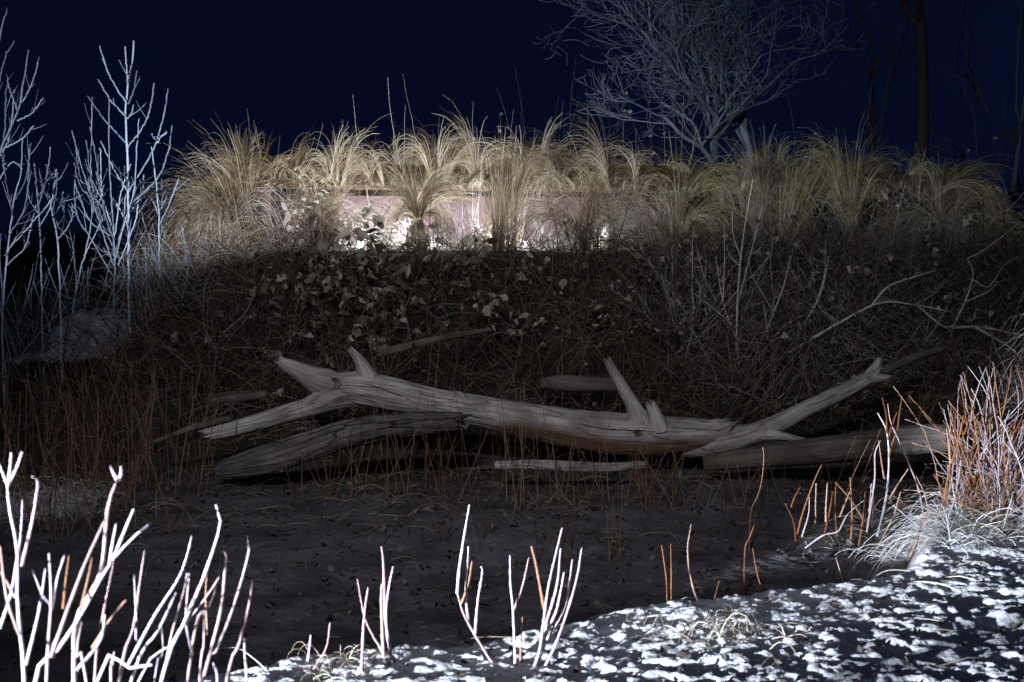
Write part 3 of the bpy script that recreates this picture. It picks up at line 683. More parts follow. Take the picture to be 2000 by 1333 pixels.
# ------------------------------------------------------------------ plants traced stem by stem
def traced_plant(name, label, cat, stems, Y, w0, w1, mat, group=None, dj=.12, k=14, ground=True, part='stem', sides=6, mats=None, wob=.004, nodes=True):
    """stems: pixel polylines from base to tip; each its own mesh, rooted on the ground"""
    s0 = stems[0]['p'] if isinstance(stems[0], dict) else stems[0]
    b = P(*s0[0], Y); root = thing(name, label, cat, (b[0], b[1], gz(b[0], b[1])), group)
    for i, st in enumerate(stems):
        yo = Y + random.uniform(-dj, dj); sl = random.uniform(-dj, dj)
        sc = 1.0; m = mat
        if isinstance(st, dict): sc = st.get('w', 1.0); m = st.get('m', mat); st = st['p']
        pts = [P(a, c, yo + sl * j / max(1, len(st) - 1)) for j, (a, c) in enumerate(st)]
        wa = w0 * sc * .56 / ppm(Y); wb = w1 * sc * .36 / ppm(Y)
        if st[0][1] >= 1325:                                  # leaves the frame: carry it down to the ground
            p0, p1 = pts[0], pts[1]; zg = gz(p0[0], p0[1]) - .02
            d = (p0 - p1); tt = min(3.0, max(0.0, (zg - p0[2]) / d[2])) if d[2] < 0 else 0
            q = p0 + d * tt * .8; q[2] = zg
            if p0[2] - zg > .03: pts = [q] + pts; 
        C, Rr = spline(pts, k + 2 * len(pts), list(np.linspace(wa, wb, len(pts))))
        C = C + rng.normal(0, wob * wa * 20, C.shape) * np.linspace(.2, 1, len(C))[:, None] * .25
        if nodes: Rr = Rr * (1 + .22 * (rng.random(len(Rr)) > .84)) * (1 + .05 * rng.normal(size=len(Rr)))
        mb = MB(); mb.strands(C[None], Rr[None], sides)
        mb.build(part, m, root, loc=(b[0], b[1], gz(b[0], b[1])))
    return root
M_osierf = m_tint('pale_orange_stem_bark', [(.0, (.20, .085, .035)), (.3, (.30, .17, .11)), (.6, (.36, .26, .24)), (.9, (.42, .36, .39))], .5, 0, 10, .22)
O, PK = M_osierf, M_osierp
G1 = 'cut shrub stems in the foreground'
traced_plant('osier_shrub', 'glaring white forked shrub stems at the left edge of the foreground', 'shrub', [
    [(48, 1333), (41, 1249), (34, 1158), (34, 1075), (18, 988), (14, 937)], {'p': [(15, 950), (20, 915), (22, 885)], 'w': .7}, {'p': [(15, 950), (32, 915), (43, 884)], 'w': .7}, {'p': [(14, 945), (6, 925), (-2, 905)], 'w': .7},
    {'p': [(43, 1105), (62, 1024), (71, 970), (74, 940), (63, 931)], 'w': .8}, {'p': [(38, 1240), (14, 1169), (0, 1067)], 'm': O, 'w': .7}, {'p': [(0, 1227), (22, 1158), (34, 1085)], 'w': .7}, {'p': [(36, 1085), (42, 1031), (44, 977)], 'w': .6},
    {'p': [(30, 1167), (10, 1130), (-6, 1110)], 'm': O, 'w': .6}], 2.45, 8, 6.5, PK, G1)
traced_plant('osier_shrub', 'tallest cluster of glaring white stems right of the edge shrub in the left foreground', 'shrub', [
    {'p': [(145, 1333), (150, 1212), (196, 1122), (207, 1031), (214, 977), (232, 933)], 'w': 1.25}, {'p': [(230, 938), (221, 922), (216, 911)], 'w': .8}, {'p': [(232, 936), (237, 925), (236, 912)], 'w': .8},
    [(100, 1285), (120, 1227), (138, 1176), (170, 1093), (207, 1013)], [(69, 1333), (105, 1281), (156, 1205), (207, 1114), (250, 1060), (292, 1024)],
    {'p': [(222, 1090), (243, 1038), (261, 995)], 'w': .7}, {'p': [(214, 1105), (219, 1067), (227, 1024)], 'w': .7}, {'p': [(185, 1333), (196, 1234), (210, 1158), (225, 1085)], 'w': .8},
    {'p': [(91, 1333), (100, 1176), (96, 1082)], 'w': .75}, {'p': [(51, 1299), (76, 1194), (89, 1111)], 'w': .65}, {'p': [(102, 1190), (112, 1130), (127, 1082)], 'w': .55}, {'p': [(124, 1190), (128, 1140), (135, 1085)], 'm': O, 'w': .6},
    {'p': [(150, 1310), (196, 1252), (206, 1200)], 'w': .9}, {'p': [(98, 1180), (83, 1161), (62, 1111)], 'w': .5}, {'p': [(180, 1265), (215, 1210), (246, 1172)], 'm': O, 'w': .45}, {'p': [(217, 1333), (220, 1300), (223, 1274)], 'm': O, 'w': .7},
    {'p': [(170, 1335), (150, 1280), (160, 1215)], 'm': O, 'w': .6}, {'p': [(192, 1325), (250, 1306), (297, 1299)], 'w': .8}, {'p': [(155, 1200), (172, 1130), (180, 1090)], 'm': O, 'w': .45}], 2.5, 8.5, 6, PK, G1)
traced_plant('osier_shrub', 'loose spread of slimmer pink and orange stems, third shrub from the left in the foreground', 'shrub', [
    [(232, 1333), (261, 1227), (272, 1147), (283, 1075)], [(250, 1300), (301, 1205), (348, 1132), (366, 1085), (375, 1046)], [(258, 1325), (308, 1234), (344, 1158)],
    [(315, 1333), (362, 1212), (399, 1125), (428, 1038), (431, 1017), (422, 986)], [(366, 1333), (388, 1205), (413, 1176), (431, 1100)], [(399, 1320), (431, 1194), (440, 1104), (442, 1085), (435, 1075)],
    [(395, 1325), (420, 1277), (457, 1183), (487, 1075), (484, 1047)], {'p': [(487, 1078), (500, 1068), (513, 1060)], 'm': O, 'w': .7}, [(442, 1335), (467, 1259), (486, 1183), (493, 1136)],
    {'p': [(482, 1333), (479, 1290), (477, 1249)], 'm': O}, {'p': [(376, 1280), (365, 1230), (364, 1190), (370, 1120)], 'w': .8}, {'p': [(270, 1333), (330, 1260), (400, 1170), (428, 1128)], 'm': O, 'w': .6}, {'p': [(425, 1335), (420, 1310), (417, 1296)], 'w': .8},
    {'p': [(266, 1250), (266, 1200), (262, 1125)], 'm': O, 'w': .6}, {'p': [(320, 1320), (335, 1240), (360, 1150), (365, 1120)], 'm': O, 'w': .6}, {'p': [(300, 1340), (318, 1280), (316, 1225)], 'w': .6}, {'p': [(390, 1330), (398, 1260), (398, 1194)], 'w': .7},
    {'p': [(405, 1240), (402, 1170), (404, 1115)], 'm': O, 'w': .6}], 2.75, 6.5, 5, PK, G1)
traced_plant('osier_shrub', 'two short pale stems forming a V in front of the lit snow edge', 'shrub', [[(598, 1327), (603, 1280), (607, 1241)], [(600, 1325), (622, 1293), (638, 1263), (645, 1216)]], 4.2, 5.5, 5, PK, G1)
traced_plant('osier_shrub', 'upright shrub of five stems, left one of the three middle foreground shrubs', 'shrub', [
    [(747, 1333), (747, 1277), (730, 1245), (712, 1205), (698, 1131)], [(705, 1333), (711, 1209), (719, 1147)], {'p': [(749, 1285), (745, 1176), (746, 1140)], 'm': O}, [(752, 1212), (749, 1104), (745, 1067)], [(767, 1300), (754, 1212), (759, 1151), (768, 1107)]], 4.25, 7, 4.5, PK, G1, .05)
traced_plant('osier_shrub', 'curving shrub with one yellow bent stem, middle one of the three middle foreground shrubs', 'shrub', [
    {'p': [(990, 1340), (948, 1274), (908, 1205), (893, 1158)], 'm': O}, [(893, 1160), (897, 1111), (908, 1038), (917, 986)], [(915, 1216), (910, 1158), (915, 1067)], {'p': [(901, 1180), (915, 1140), (922, 1096)], 'm': O, 'w': .9}, [(928, 1238), (933, 1176), (942, 1118), (939, 1107)]], 4.3, 6, 4.5, PK, G1, .04)
traced_plant('osier_shrub', 'slender forked shrub just left of the many-stemmed fan in the middle foreground', 'shrub', [
    {'p': [(1008, 1333), (1002, 1194), (997, 1140), (996, 1085)], 'm': PK}, {'p': [(1002, 1196), (1020, 1147), (1033, 1089)], 'm': PK}, {'p': [(1015, 1330), (1017, 1267), (1020, 1205)], 'm': O}], 4.35, 5, 4, PK, G1, .04)
traced_plant('osier_shrub', 'many-stemmed fan of pink stems, right one of the middle foreground shrubs', 'shrub', [
    [(1031, 1333), (1053, 1274), (1062, 1212), (1071, 1147), (1085, 1085), (1098, 1031)], {'p': [(1063, 1190), (1047, 1104), (1038, 1067)], 'm': O}, {'p': [(1058, 1238), (1085, 1198), (1102, 1118)], 'm': O}, [(1062, 1232), (1087, 1147), (1095, 1071)],
    [(1049, 1333), (1085, 1259), (1114, 1176), (1129, 1118), (1136, 1071)], {'p': [(1068, 1250), (1104, 1183), (1118, 1093)], 'w': .8}], 4.35, 6.5, 5, PK, G1, .04)
O = M_osier
# single stems and clumps rising out of the shaded gully
G2 = 'orange stems behind the lit snow edge'
def lone(st, Y, label, m=O, w=4.2):
    st = list(st)
    b = P(*st[0], Y); zg = gz(b[0], b[1])
    if b[2] > zg + .02:       # carry the foot to the ground
        px, py = st[0]; st = [(px + (px - st[1][0]) * .25, py + (b[2] - zg) * ppm(Y))] + st
    traced_plant('young_osier', label, 'stem', [{'p': st}], Y, w, w * .8, m, G2, .0)
lone([(1373, 1200), (1351, 1140), (1343, 1075), (1350, 1024)], 5.6, 'tall curved orange stem behind the snow edge, right of the thin pair')
lone([(1311, 1165), (1311, 1110), (1310, 1062)], 5.5, 'thin straight orange stem, right of a thin pair behind the snow edge', w=3)
lone([(1302, 1145), (1298, 1105), (1292, 1065)], 5.5, 'thin slanting orange stem, left of a thin pair behind the snow edge', w=3)
lone([(1505, 1187), (1481, 1129), (1470, 1071)], 5.7, 'bent orange stem leaning left, midway along the snow edge')
lone([(1389, 1198), (1398, 1160), (1405, 1134)], 5.6, 'short stub of stem leaning right at the snow edge', w=3)
lone([(1466, 1003), (1478, 973), (1487, 944), (1492, 893), (1489, 873)], 7.2, 'hooked stem rising alone before the right log', w=3)
lone([(1455, 1075), (1463, 1053), (1474, 1024)], 6.2, 'short bright stem tip under the hooked stem', w=4)
lone([(1653, 1160), (1641, 1118), (1633, 1089)], 5.9, 'small orange stem with a pale dead leaf at the snow edge', w=3.5)
traced_plant('willow_clump', 'open clump of orange and white stems in front of the right log', 'shrub', [
    [(1554, 1056), (1550, 1020), (1534, 984)], [(1557, 1044), (1568, 1002), (1590, 940), (1606, 906)], [(1545, 991), (1553, 970), (1564, 951)], {'p': [(1566, 1049), (1579, 1006), (1581, 970)], 'm': PK}, [(1593, 1020), (1593, 991), (1594, 944)],
    [(1613, 1020), (1613, 991), (1616, 944)], [(1635, 1049), (1631, 995), (1633, 940)], {'p': [(1572, 1071), (1608, 1046), (1637, 1038), (1655, 1006), (1688, 977)], 'm': PK}, [(1662, 1053), (1664, 995), (1660, 933)], [(1684, 1012), (1662, 977), (1633, 944)],
    [(1677, 1067), (1684, 1024), (1690, 960)], {'p': [(1693, 1040), (1708, 940), (1709, 886), (1720, 861)], 'm': PK}, {'p': [(1713, 1048), (1731, 969), (1736, 894), (1731, 841), (1714, 807)], 'm': PK, 'w': 1.25}, [(1732, 845), (1731, 811), (1723, 777)],
    {'p': [(1804, 1006), (1792, 950), (1762, 875), (1740, 826), (1734, 789)], 'm': PK}, [(1734, 858), (1743, 830), (1751, 807)], [(1753, 840), (1757, 806), (1762, 774)], [(1736, 892), (1742, 868), (1751, 845)], [(1736, 976), (1756, 943), (1774, 916)], [(1721, 1057), (1744, 1010), (1759, 961)], [(1727, 935), (1722, 905), (1716, 860)],
    {'p': [(1694, 1036), (1699, 985), (1702, 945)], 'm': PK}, {'p': [(1704, 1030), (1706, 975), (1700, 950)], 'm': PK}, [(1640, 1010), (1650, 985), (1660, 960)], [(1610, 1045), (1622, 990), (1626, 960)]], 6.75, 3.6, 2.8, O, None, .18)
traced_plant('willow_clump', 'three parallel slanting orange stems rooted at the snow edge', 'shrub', [[(1752, 1128), (1772, 1085), (1792, 1044)], [(1762, 1130), (1788, 1070), (1800, 1020)], [(1757, 1132), (1790, 1058), (1811, 999)], {'p': [(1858, 1096), (1811, 1044), (1744, 987)], 'm': PK}], 6.3, 3.2, 2.4, O, None, .08)
traced_plant('willow_clump', 'narrow brush-headed clump of orange stems left of the dense corner thicket', 'shrub', [
    [(1838, 1035), (1846, 960), (1854, 912), (1857, 798)], [(1843, 1032), (1853, 930), (1863, 870), (1866, 807)], [(1858, 905), (1872, 860), (1882, 811)], [(1860, 897), (1884, 845), (1899, 798)], [(1856, 905), (1852, 860), (1848, 838)], {'p': [(1850, 1020), (1868, 960), (1877, 898)], 'm': PK}, [(1832, 1040), (1842, 980), (1828, 930)], [(1826, 1040), (1850, 960), (1858, 905)],
    {'p': [(1880, 1010), (1866, 950), (1828, 925)], 'm': O}], 6.6, 3.2, 2.4, O, None, .12)

root_pts = []
def sprays(name, label, cat, px, Y, n, row_top, spreadpx, basepx, mat, w=.004, droop=.05, wob=.05, fork=.5, parts='stems', group=None, k=9, lean=0, low=.5, mat2=None):
    """upright shrub: n stems from the ground, with side twigs"""
    c = P(px, 700, Y); zg = gz(c[0], c[1]); H = P(px, row_top, Y)[2] - zg
    root = thing(name, label, cat, (c[0], c[1], zg), group)
    def part(nm, n, mat):
        mb = MB()
        bx = c[0] + rng.normal(0, basepx / ppm(Y), n); by = c[1] + rng.normal(0, .12, n)
        B = np.stack([bx, by, height(bx, by, False) - .02], -1)
        D = np.stack([rng.normal(lean, spreadpx / ppm(Y) / H, n), rng.normal(0, .18, n), np.ones(n)], -1)
        A = arcs(B, D, H * rng.uniform(low, 1.08, n), k, droop, wob)
        root_pts.append(A)
        mb.strands(A, w * rng.uniform(.7, 1.3, (n, 1)) * np.linspace(1, .45, k)[None], 4)
        m = int(n * fork)
        if m:
            q = rng.integers(0, n, m); j = rng.integers(2, k - 2, m)
            B2 = A[q, j]; D2 = (A[q, j + 1] - A[q, j]); D2 /= np.linalg.norm(D2, axis=1, keepdims=True); D2 = D2 + rng.normal(0, .45, (m, 3))
            mb.strands(arcs(B2, D2, H * rng.uniform(.12, .4, m), 6, droop, wob, .06), w * .6 * np.linspace(1, .5, 6)[None], 3)
        mb.build(nm, mat, root, loc=(c[0], c[1], zg))
    part(parts, n, mat)
    if mat2: part(parts, n // 2 + 1, mat2)
    return root
sprays('willow_thicket', 'dense bright thicket of orange and white stems at the right edge', 'shrub', 1930, 6.75, 34, 705, 75, 34, O, .0042, .06, .085, 1.5, mat2=PK, low=.35)
sprays('willow_thicket', 'splayed white and orange thicket behind the dense one at the right edge', 'shrub', 1985, 7.0, 26, 720, 90, 30, PK, .0042, .10, .09, 1.5, mat2=O, low=.35, lean=-.06)
sprays('willow_thicket', 'low pale tangle of stems at the very right edge before the dense thicket', 'shrub', 2005, 6.4, 30, 800, 90, 40, PK, .0040, .10, .09, 1.4, mat2=O, low=.3)

# ------------------------------------------------------------------ saplings on the left bank
def sapling(label, Y, stems, w0=6.5, extra=0, group='bare saplings on the left bank'):
    """first stem is the trunk; the rest are branches"""
    b = P(*stems[0][0], Y); zg = gz(b[0], b[1]); root = thing('sapling', label, 'sapling', (b[0], b[1], zg), group)
    for i, st in enumerate(stems):
        sc = 1.0 if i == 0 else .62
        if isinstance(st, dict): sc = st['w']; st = st['p']
        z0 = Y + random.uniform(-.05, .05); sl = 0 if i == 0 else random.uniform(-.35, .35)
        pts = [P(a, c, z0 + sl * j / max(1, len(st) - 1)) for j, (a, c) in enumerate(st)]
        if i == 0:
            pts = [np.array((pts[0][0], pts[0][1], zg - .03))] + pts
        r0 = w0 * sc * .42 / ppm(Y)
        k = 16 + 3 * len(pts)
        C, Rr = spline(pts, k, list(np.linspace(r0, max(r0 * .55, 1.15 / ppm(Y)), len(pts))))
        Rr = Rr * (1 + .22 * (rng.random(k) > .8)); C = C + rng.normal(0, .0025, C.shape)
        mb = MB(); mb.strands(C[None], Rr[None], 6)
        if i:
            m = extra + 1; j = rng.integers(2, k - 4, m); D = (C[j + 1] - C[j]); D /= np.linalg.norm(D, axis=1, keepdims=True)
            D = D + np.stack([rng.normal(0, .6, m), rng.normal(0, .5, m), rng.uniform(0, .4, m)], -1)
            mb.strands(arcs(C[j], D, rng.uniform(.06, .20, m), 6, -.1, .04), np.linspace(.5, .3, 6)[None] * Rr[3], 4)
        mb.build('trunk' if i == 0 else 'branch', M_sap, root, loc=(b[0], b[1], zg))
    return root
sapling('tallest pale sapling with upswept branches on the left bank', 11.6, [
    [(252, 640), (251, 466), (250, 367), (248, 280), (246, 217), (250, 168), (259, 115), (261, 80)],
    [(246, 200), (215, 150), (194, 90)], [(250, 165), (247, 130), (245, 92)], [(250, 203), (262, 175), (267, 138)], [(245, 227), (215, 195), (191, 155)], [(247, 234), (257, 222), (261, 204)], [(246, 280), (205, 235), (171, 188)],
    [(250, 287), (275, 255), (293, 215), (301, 163)], [(252, 374), (300, 290), (320, 225), (328, 172)], [(252, 402), (308, 348), (328, 300), (336, 245)], [(249, 374), (222, 330), (197, 276)], [(308, 275), (300, 268), (297, 262)], [(306, 280), (315, 268), (326, 259)],
    [(250, 420), (278, 380), (280, 340)], [(251, 440), (228, 400), (215, 380)], [(250, 380), (244, 345), (243, 325)]], 6.5)
sapling('dense many-twigged sapling close left of the tallest one', 11.4, [
    [(222, 600), (224, 500), (218, 400), (213, 300), (214, 190)], [(222, 520), (190, 420), (160, 330), (141, 255)], [(220, 480), (180, 400), (155, 340), (148, 288)], [(200, 430), (180, 360), (168, 275)], [(196, 430), (178, 360), (180, 190)], [(222, 470), (196, 400), (160, 370), (144, 318)],
    [(215, 460), (175, 430), (145, 355)], [(205, 430), (192, 340), (176, 248)], [(222, 520), (245, 430), (262, 370), (271, 232)], [(222, 500), (240, 440), (245, 380)], [(224, 460), (236, 380), (256, 320)], [(218, 440), (200, 380), (196, 290)], [(220, 540), (180, 470), (150, 420), (146, 352)], [(230, 520), (262, 440), (270, 400)]], 4.6, 3)
sapling('thin leaning sapling between the dense one and the blind', 11.9, [
    [(311, 600), (311, 466), (310, 410), (304, 350), (295, 288)], [(311, 440), (330, 400), (349, 350)], [(311, 430), (317, 390), (316, 350)], [(309, 420), (300, 395), (290, 382)], [(312, 470), (322, 420), (328, 355)], [(311, 500), (280, 430), (274, 350)]], 4.2, 2)
sapling('short forked sapling left of the dense sapling', 11.3, [
    [(118, 600), (112, 470), (103, 420), (96, 380)], [(103, 415), (110, 380), (112, 338)], [(104, 425), (118, 400), (123, 376)], [(100, 400), (85, 370), (76, 330)], [(108, 450), (125, 420), (124, 385)], [(112, 470), (140, 430), (140, 400)]], 4.6, 2)
sapling('straight thin sapling second from the left edge', 11.5, [
    [(82, 600), (79, 466), (75, 400), (67, 320)], [(76, 400), (90, 350), (99, 288)], [(76, 420), (60, 395), (55, 380)], [(79, 440), (100, 400), (110, 330)], [(78, 380), (95, 350), (108, 335)]], 4.2, 2)
sapling('tall sapling cut by the left edge of the picture, with steep branches', 11.2, [
    [(-40, 620), (-25, 420), (0, 300), (25, 240), (38, 210), (45, 160), (56, 98)], [(38, 208), (62, 165), (74, 122)], [(34, 236), (62, 222), (84, 192)], [(12, 288), (45, 270), (66, 246)], [(34, 215), (20, 178), (13, 146)], [(-18, 380), (20, 320), (44, 330)], [(0, 305), (10, 250), (12, 165)], [(-20, 400), (-20, 200), (0, 70), (15, 15)], [(-15, 250), (5, 130), (28, 80)], [(5, 300), (20, 260), (28, 175)]], 6.2, 2)
sapling('low twiggy sapling in the left corner under the tall cut-off one', 11.0, [
    [(5, 640), (15, 490), (30, 380), (42, 335), (43, 272)], [(14, 490), (60, 440), (105, 385)], [(18, 460), (50, 400), (57, 290)], [(25, 420), (12, 360), (8, 300)], [(12, 520), (50, 480), (70, 400)], [(10, 500), (40, 455), (65, 450)], [(30, 390), (50, 350), (60, 280)]], 4.6, 3)
sapling('slim leaning sapling just left of the dense sapling', 11.7, [[(140, 620), (165, 500), (180, 420), (172, 350)], [(150, 560), (140, 470), (120, 400)], [(165, 500), (195, 440), (205, 420)], [(178, 430), (190, 380), (197, 340)]], 3.6, 3)

for px, top, n, lab in ((45, 440, 16, 'low pale twigs at the foot of the cut-off left saplings'), (150, 450, 14, 'low pale twigs between the short forked and the dense sapling'), (285, 440, 16, 'low pale twigs at the foot of the tallest sapling'), (370, 455, 20, 'pale twiggy shrub between the thin leaning sapling and the blind')):
    sprays('twiggy_shrub', lab, 'shrub', px, 11.7, n, top, 60, 34, M_sap, .0034, .02, .06, 2.2)

# ------------------------------------------------------------------ bushes on the bank under the blind
def bank_bush(name, label, px, row, Y, n, L, leaf, mat=M_twig, wpx=70, w=.0035, lsz=.055, spread=.9, up=1.0, droop=.35, dz=.45):
    c = P(px, row, Y); zg = gz(c[0], c[1]); root = thing(name, label, 'bush', (c[0], c[1], zg))
    mb = MB(); bx = c[0] + rng.normal(0, wpx / ppm(Y), n); by = c[1] + rng.normal(0, .3, n)
    B = np.stack([bx, by, height(bx, by, False) - .03], -1)
    D = np.stack([rng.normal(0, spread, n), rng.normal(-.25, .4, n), np.full(n, up)], -1)
    A = arcs(B, D, L * rng.uniform(.5, 1.2, n), 11, droop * rng.uniform(.3, 1.6, n), .12)
    mb.strands(A, w * rng.uniform(.6, 1.4, (n, 1)) * np.linspace(1, .4, 11)[None], 4)
    m = n * 2; q = rng.integers(0, n, m); j = rng.integers(2, 9, m); D2 = rng.normal(0, .8, (m, 3)) + (A[q, j + 1] - A[q, j]) * 6
    A2 = arcs(A[q, j], D2, L * rng.uniform(.12, .45, m), 7, .1, .13)
    mb.strands(A2, w * .55 * np.linspace(1, .5, 7)[None], 3)
    mb.build('twigs', mat, root, loc=(c[0], c[1], zg))
    if leaf:
        # leaves hang in clusters along the twigs
        q = rng.integers(0, m, max(1, leaf // 2)); C = A2[q, rng.integers(2, 7, len(q))]
        C = np.repeat(C, 3, 0) + rng.normal(0, .05, (len(C) * 3, 3))
        ml = MB(); ml.leaves(C, lsz); ml.build('leaves', M_leaf, root, loc=(c[0], c[1], zg), smooth=False)
    return root
bank_bush('vine_bush', 'leafy vine bush on the bank under the left end of the blind', 560, 610, 11.4, 46, .85, 80, wpx=40, lsz=.06)
bank_bush('vine_bush', 'bush hung with dead leaves directly under the first lit panel', 690, 590, 11.9, 55, .72, 120, wpx=60, lsz=.08)
bank_bush('vine_bush', 'bush thick with grey dead leaves under the hourglass grass bundle', 800, 600, 11.8, 55, .58, 130, wpx=60, lsz=.08)
bank_bush('vine_bush', 'dead-leaved bush under the middle lit panels', 920, 610, 11.7, 55, .6, 90, wpx=60, lsz=.075)
bank_bush('vine_bush', 'bush of large pale dead leaves left of centre, above the pointed stub', 620, 640, 11.0, 40, .8, 90, wpx=45, lsz=.075)
bank_bush('bramble', 'dark arching bramble under the plain pink panel', 1060, 620, 11.4, 70, .8, 50, wpx=80)
bank_bush('bramble', 'bramble with small dead leaves above the broken stub of the fallen tree', 1220, 640, 11.2, 70, 1.0, 90, wpx=60, lsz=.05)
bank_bush('bramble', 'dark bramble with sparse leaves below the dim right panels', 1330, 580, 12.0, 56, .75, 80, wpx=70, lsz=.055)
bank_bush('bramble', 'bramble with leaf clumps between the pale bare shrubs under the right of the blind', 1530, 560, 12.0, 60, 1.0, 70, wpx=60, lsz=.055)
bank_bush('bramble', 'tangled dark bramble behind the raised right limb', 1640, 680, 10.9, 70, 1.1, 40, wpx=80)
bank_bush('bramble', 'tangled bramble below the right end of the blind', 1820, 600, 11.5, 80, 1.1, 60, wpx=90)
bank_bush('bramble', 'dark bramble behind the left fork of the fallen tree', 640, 700, 10.4, 60, .8, 24, wpx=70)
bank_bush('bramble', 'low bramble half covering the shaded log behind the broken stub', 1120, 770, 9.75, 46, .55, 6, wpx=70)
bank_bush('bramble', 'low bramble behind the middle of the fallen tree', 900, 720, 10.3, 60, .75, 10, wpx=90)
bank_bush('bramble', 'brown bramble on the bank left of the leafy vines', 450, 650, 10.9, 70, 1.0, 6, M_twig, 60)
bank_bush('bramble', 'wispy bramble under the bundles at the left end of the blind', 390, 560, 12.0, 90, .75, 0, M_wild, 55, .0028)
bank_bush('bramble', 'dark bramble at the right edge above the willow thicket', 1960, 640, 10.2, 60, 1.0, 12, M_twig, 60)
# two leaf sprays dangling in front of the lit panel
for (px, py, lab) in ((722, 408, 'pair of dark dead leaves on a thin stem against the lit left panel'), (845, 448, 'dark dead leaves on a stem right of the hourglass bundle'), (610, 520, 'pale dead leaf cluster at the foot of the left panel')):
    Y = 12.75; c = P(px, py + 130, Y); zg = gz(c[0], c[1]); root = thing('leafy_stem', lab, 'plant', (c[0], c[1], zg))
    mb = MB(); p1 = P(px, py, Y); C = spline([np.array((c[0] + .03, c[1], zg)), (c + p1) / 2 + np.array((.02, 0, 0)), p1 + np.array((0, 0, .07))], 12); mb.strands(C[None], np.linspace(.004, .002, 12)[None], 4); mb.build('stem', M_twig, root, loc=(c[0], c[1], zg))
    ml = MB(); ml.leaves(np.array([p1, p1 + (-.06, .0, -.07), p1 + (.03, -.02, -.10), p1 + (.02, 0, .06)]), np.array([.10, .085, .06, .05])); ml.build('leaves', M_leaf, root, loc=(c[0], c[1], zg), smooth=False)

# pale bare shrubs under the right half of the blind
traced_plant('bare_shrub', 'tall pale forked bare shrub under the right half of the blind', 'shrub', [
    [(1438, 720), (1440, 600), (1447, 500), (1455, 440), (1470, 352)], {'p': [(1446, 500), (1432, 460), (1430, 412)], 'w': .8}, {'p': [(1440, 600), (1460, 520), (1480, 440), (1490, 400)], 'w': .8}, {'p': [(1462, 500), (1480, 490), (1492, 475)], 'w': .6}, {'p': [(1445, 520), (1425, 500), (1420, 480)], 'w': .6},
    {'p': [(1436, 660), (1412, 590), (1398, 500)], 'w': .7}, {'p': [(1412, 590), (1415, 500), (1414, 430)], 'w': .6}, {'p': [(1440, 640), (1475, 560), (1500, 500)], 'w': .6}, {'p': [(1436, 640), (1390, 600), (1350, 570)], 'w': .7}, {'p': [(1400, 590), (1375, 540), (1360, 480)], 'w': .6}], 11.2, 4.2, 2.4, M_twigp, None, .2, part='branch')
traced_plant('bare_shrub', 'slender pale bare shrub right of the tall forked one', 'shrub', [
    [(1480, 720), (1510, 610), (1505, 520), (1512, 450)], [(1500, 640), (1530, 560), (1545, 500)], [(1505, 600), (1470, 540), (1462, 500)], [(1560, 650), (1600, 580), (1620, 500)], [(1590, 600), (1610, 540), (1612, 470)], [(1480, 700), (1530, 640), (1580, 610)], [(1500, 650), (1490, 590), (1475, 560)]], 11.0, 3.4, 2.0, M_twigp, None, .25, part='branch')
sprays('bare_shrub', 'upright grey twiggy shrub in front of the dim right bundles', 'shrub', 1350, 11.2, 26, 430, 110, 30, M_twigp, .004, .03, .06, 1.2)
sprays('bare_shrub', 'grey twiggy shrub under the drooping bundles at the right of the blind', 'shrub', 1610, 11.3, 22, 470, 110, 40, M_twigp, .0035, .05, .07, 1.4)
sprays('bare_shrub', 'short brown twiggy shrub behind the upper end of the right limb', 'shrub', 1560, 10.4, 26, 590, 110, 50, M_twig, .004, .05, .07, 1.2)
# fallen pale branch at the right
traced_plant('fallen_branch', 'pale crooked fallen branch spreading above the right limb under the blind', 'branch', [
    {'p': [(1540, 690), (1640, 630), (1720, 592), (1790, 596), (1860, 610)], 'w': 1.4}, {'p': [(1700, 600), (1735, 560), (1790, 540), (1830, 528)], 'w': .9}, {'p': [(1790, 596), (1850, 640), (1880, 600), (1900, 540), (1890, 505)], 'w': 1.2}, {'p': [(1898, 545), (1930, 560), (1960, 520), (1990, 500)], 'w': .8}, {'p': [(1885, 590), (1930, 570), (1950, 550)], 'w': .8},
    {'p': [(1890, 505), (1920, 490), (1960, 460), (1985, 440)], 'w': .8}, {'p': [(1640, 630), (1600, 600), (1590, 560)], 'w': .7}, {'p': [(1860, 640), (1920, 640), (2000, 655), (2060, 650)], 'w': 1.6}, {'p': [(1905, 640), (1950, 665), (1985, 690), (2010, 730)], 'w': 1.4}, {'p': [(1955, 645), (1975, 620), (2020, 610)], 'w': 1.0}, {'p': [(1780, 600), (1830, 570), (1845, 545)], 'w': .7}, {'p': [(1850, 600), (1820, 650), (1790, 690)], 'w': .9}], 10.6, 3.6, 1.7, M_twigp, None, .25, part='branch', k=30, wob=.016)
# traced grey stems at the left
traced_plant('bare_shrub', 'slender grey forked stem rising on the bank left of the leafy vines', 'shrub', [
    [(445, 860), (430, 780), (420, 700), (437, 650), (455, 590), (465, 530)], {'p': [(425, 690), (400, 640), (395, 600)], 'w': .7}, {'p': [(437, 650), (480, 610), (500, 560)], 'w': .7}, {'p': [(430, 780), (405, 720), (390, 660)], 'w': .6}], 10.2, 3.4, 1.8, M_twig, None, .15, part='branch')
traced_plant('bare_shrub', 'wavy grey stem climbing past the sand mound', 'shrub', [
    [(298, 900), (296, 780), (300, 700), (285, 620), (275, 540), (277, 480)], {'p': [(298, 690), (310, 610), (318, 560)], 'w': .8}, {'p': [(296, 760), (262, 700), (250, 640)], 'w': .7}], 9.8, 3.2, 1.8, M_twig, None, .15, part='branch')

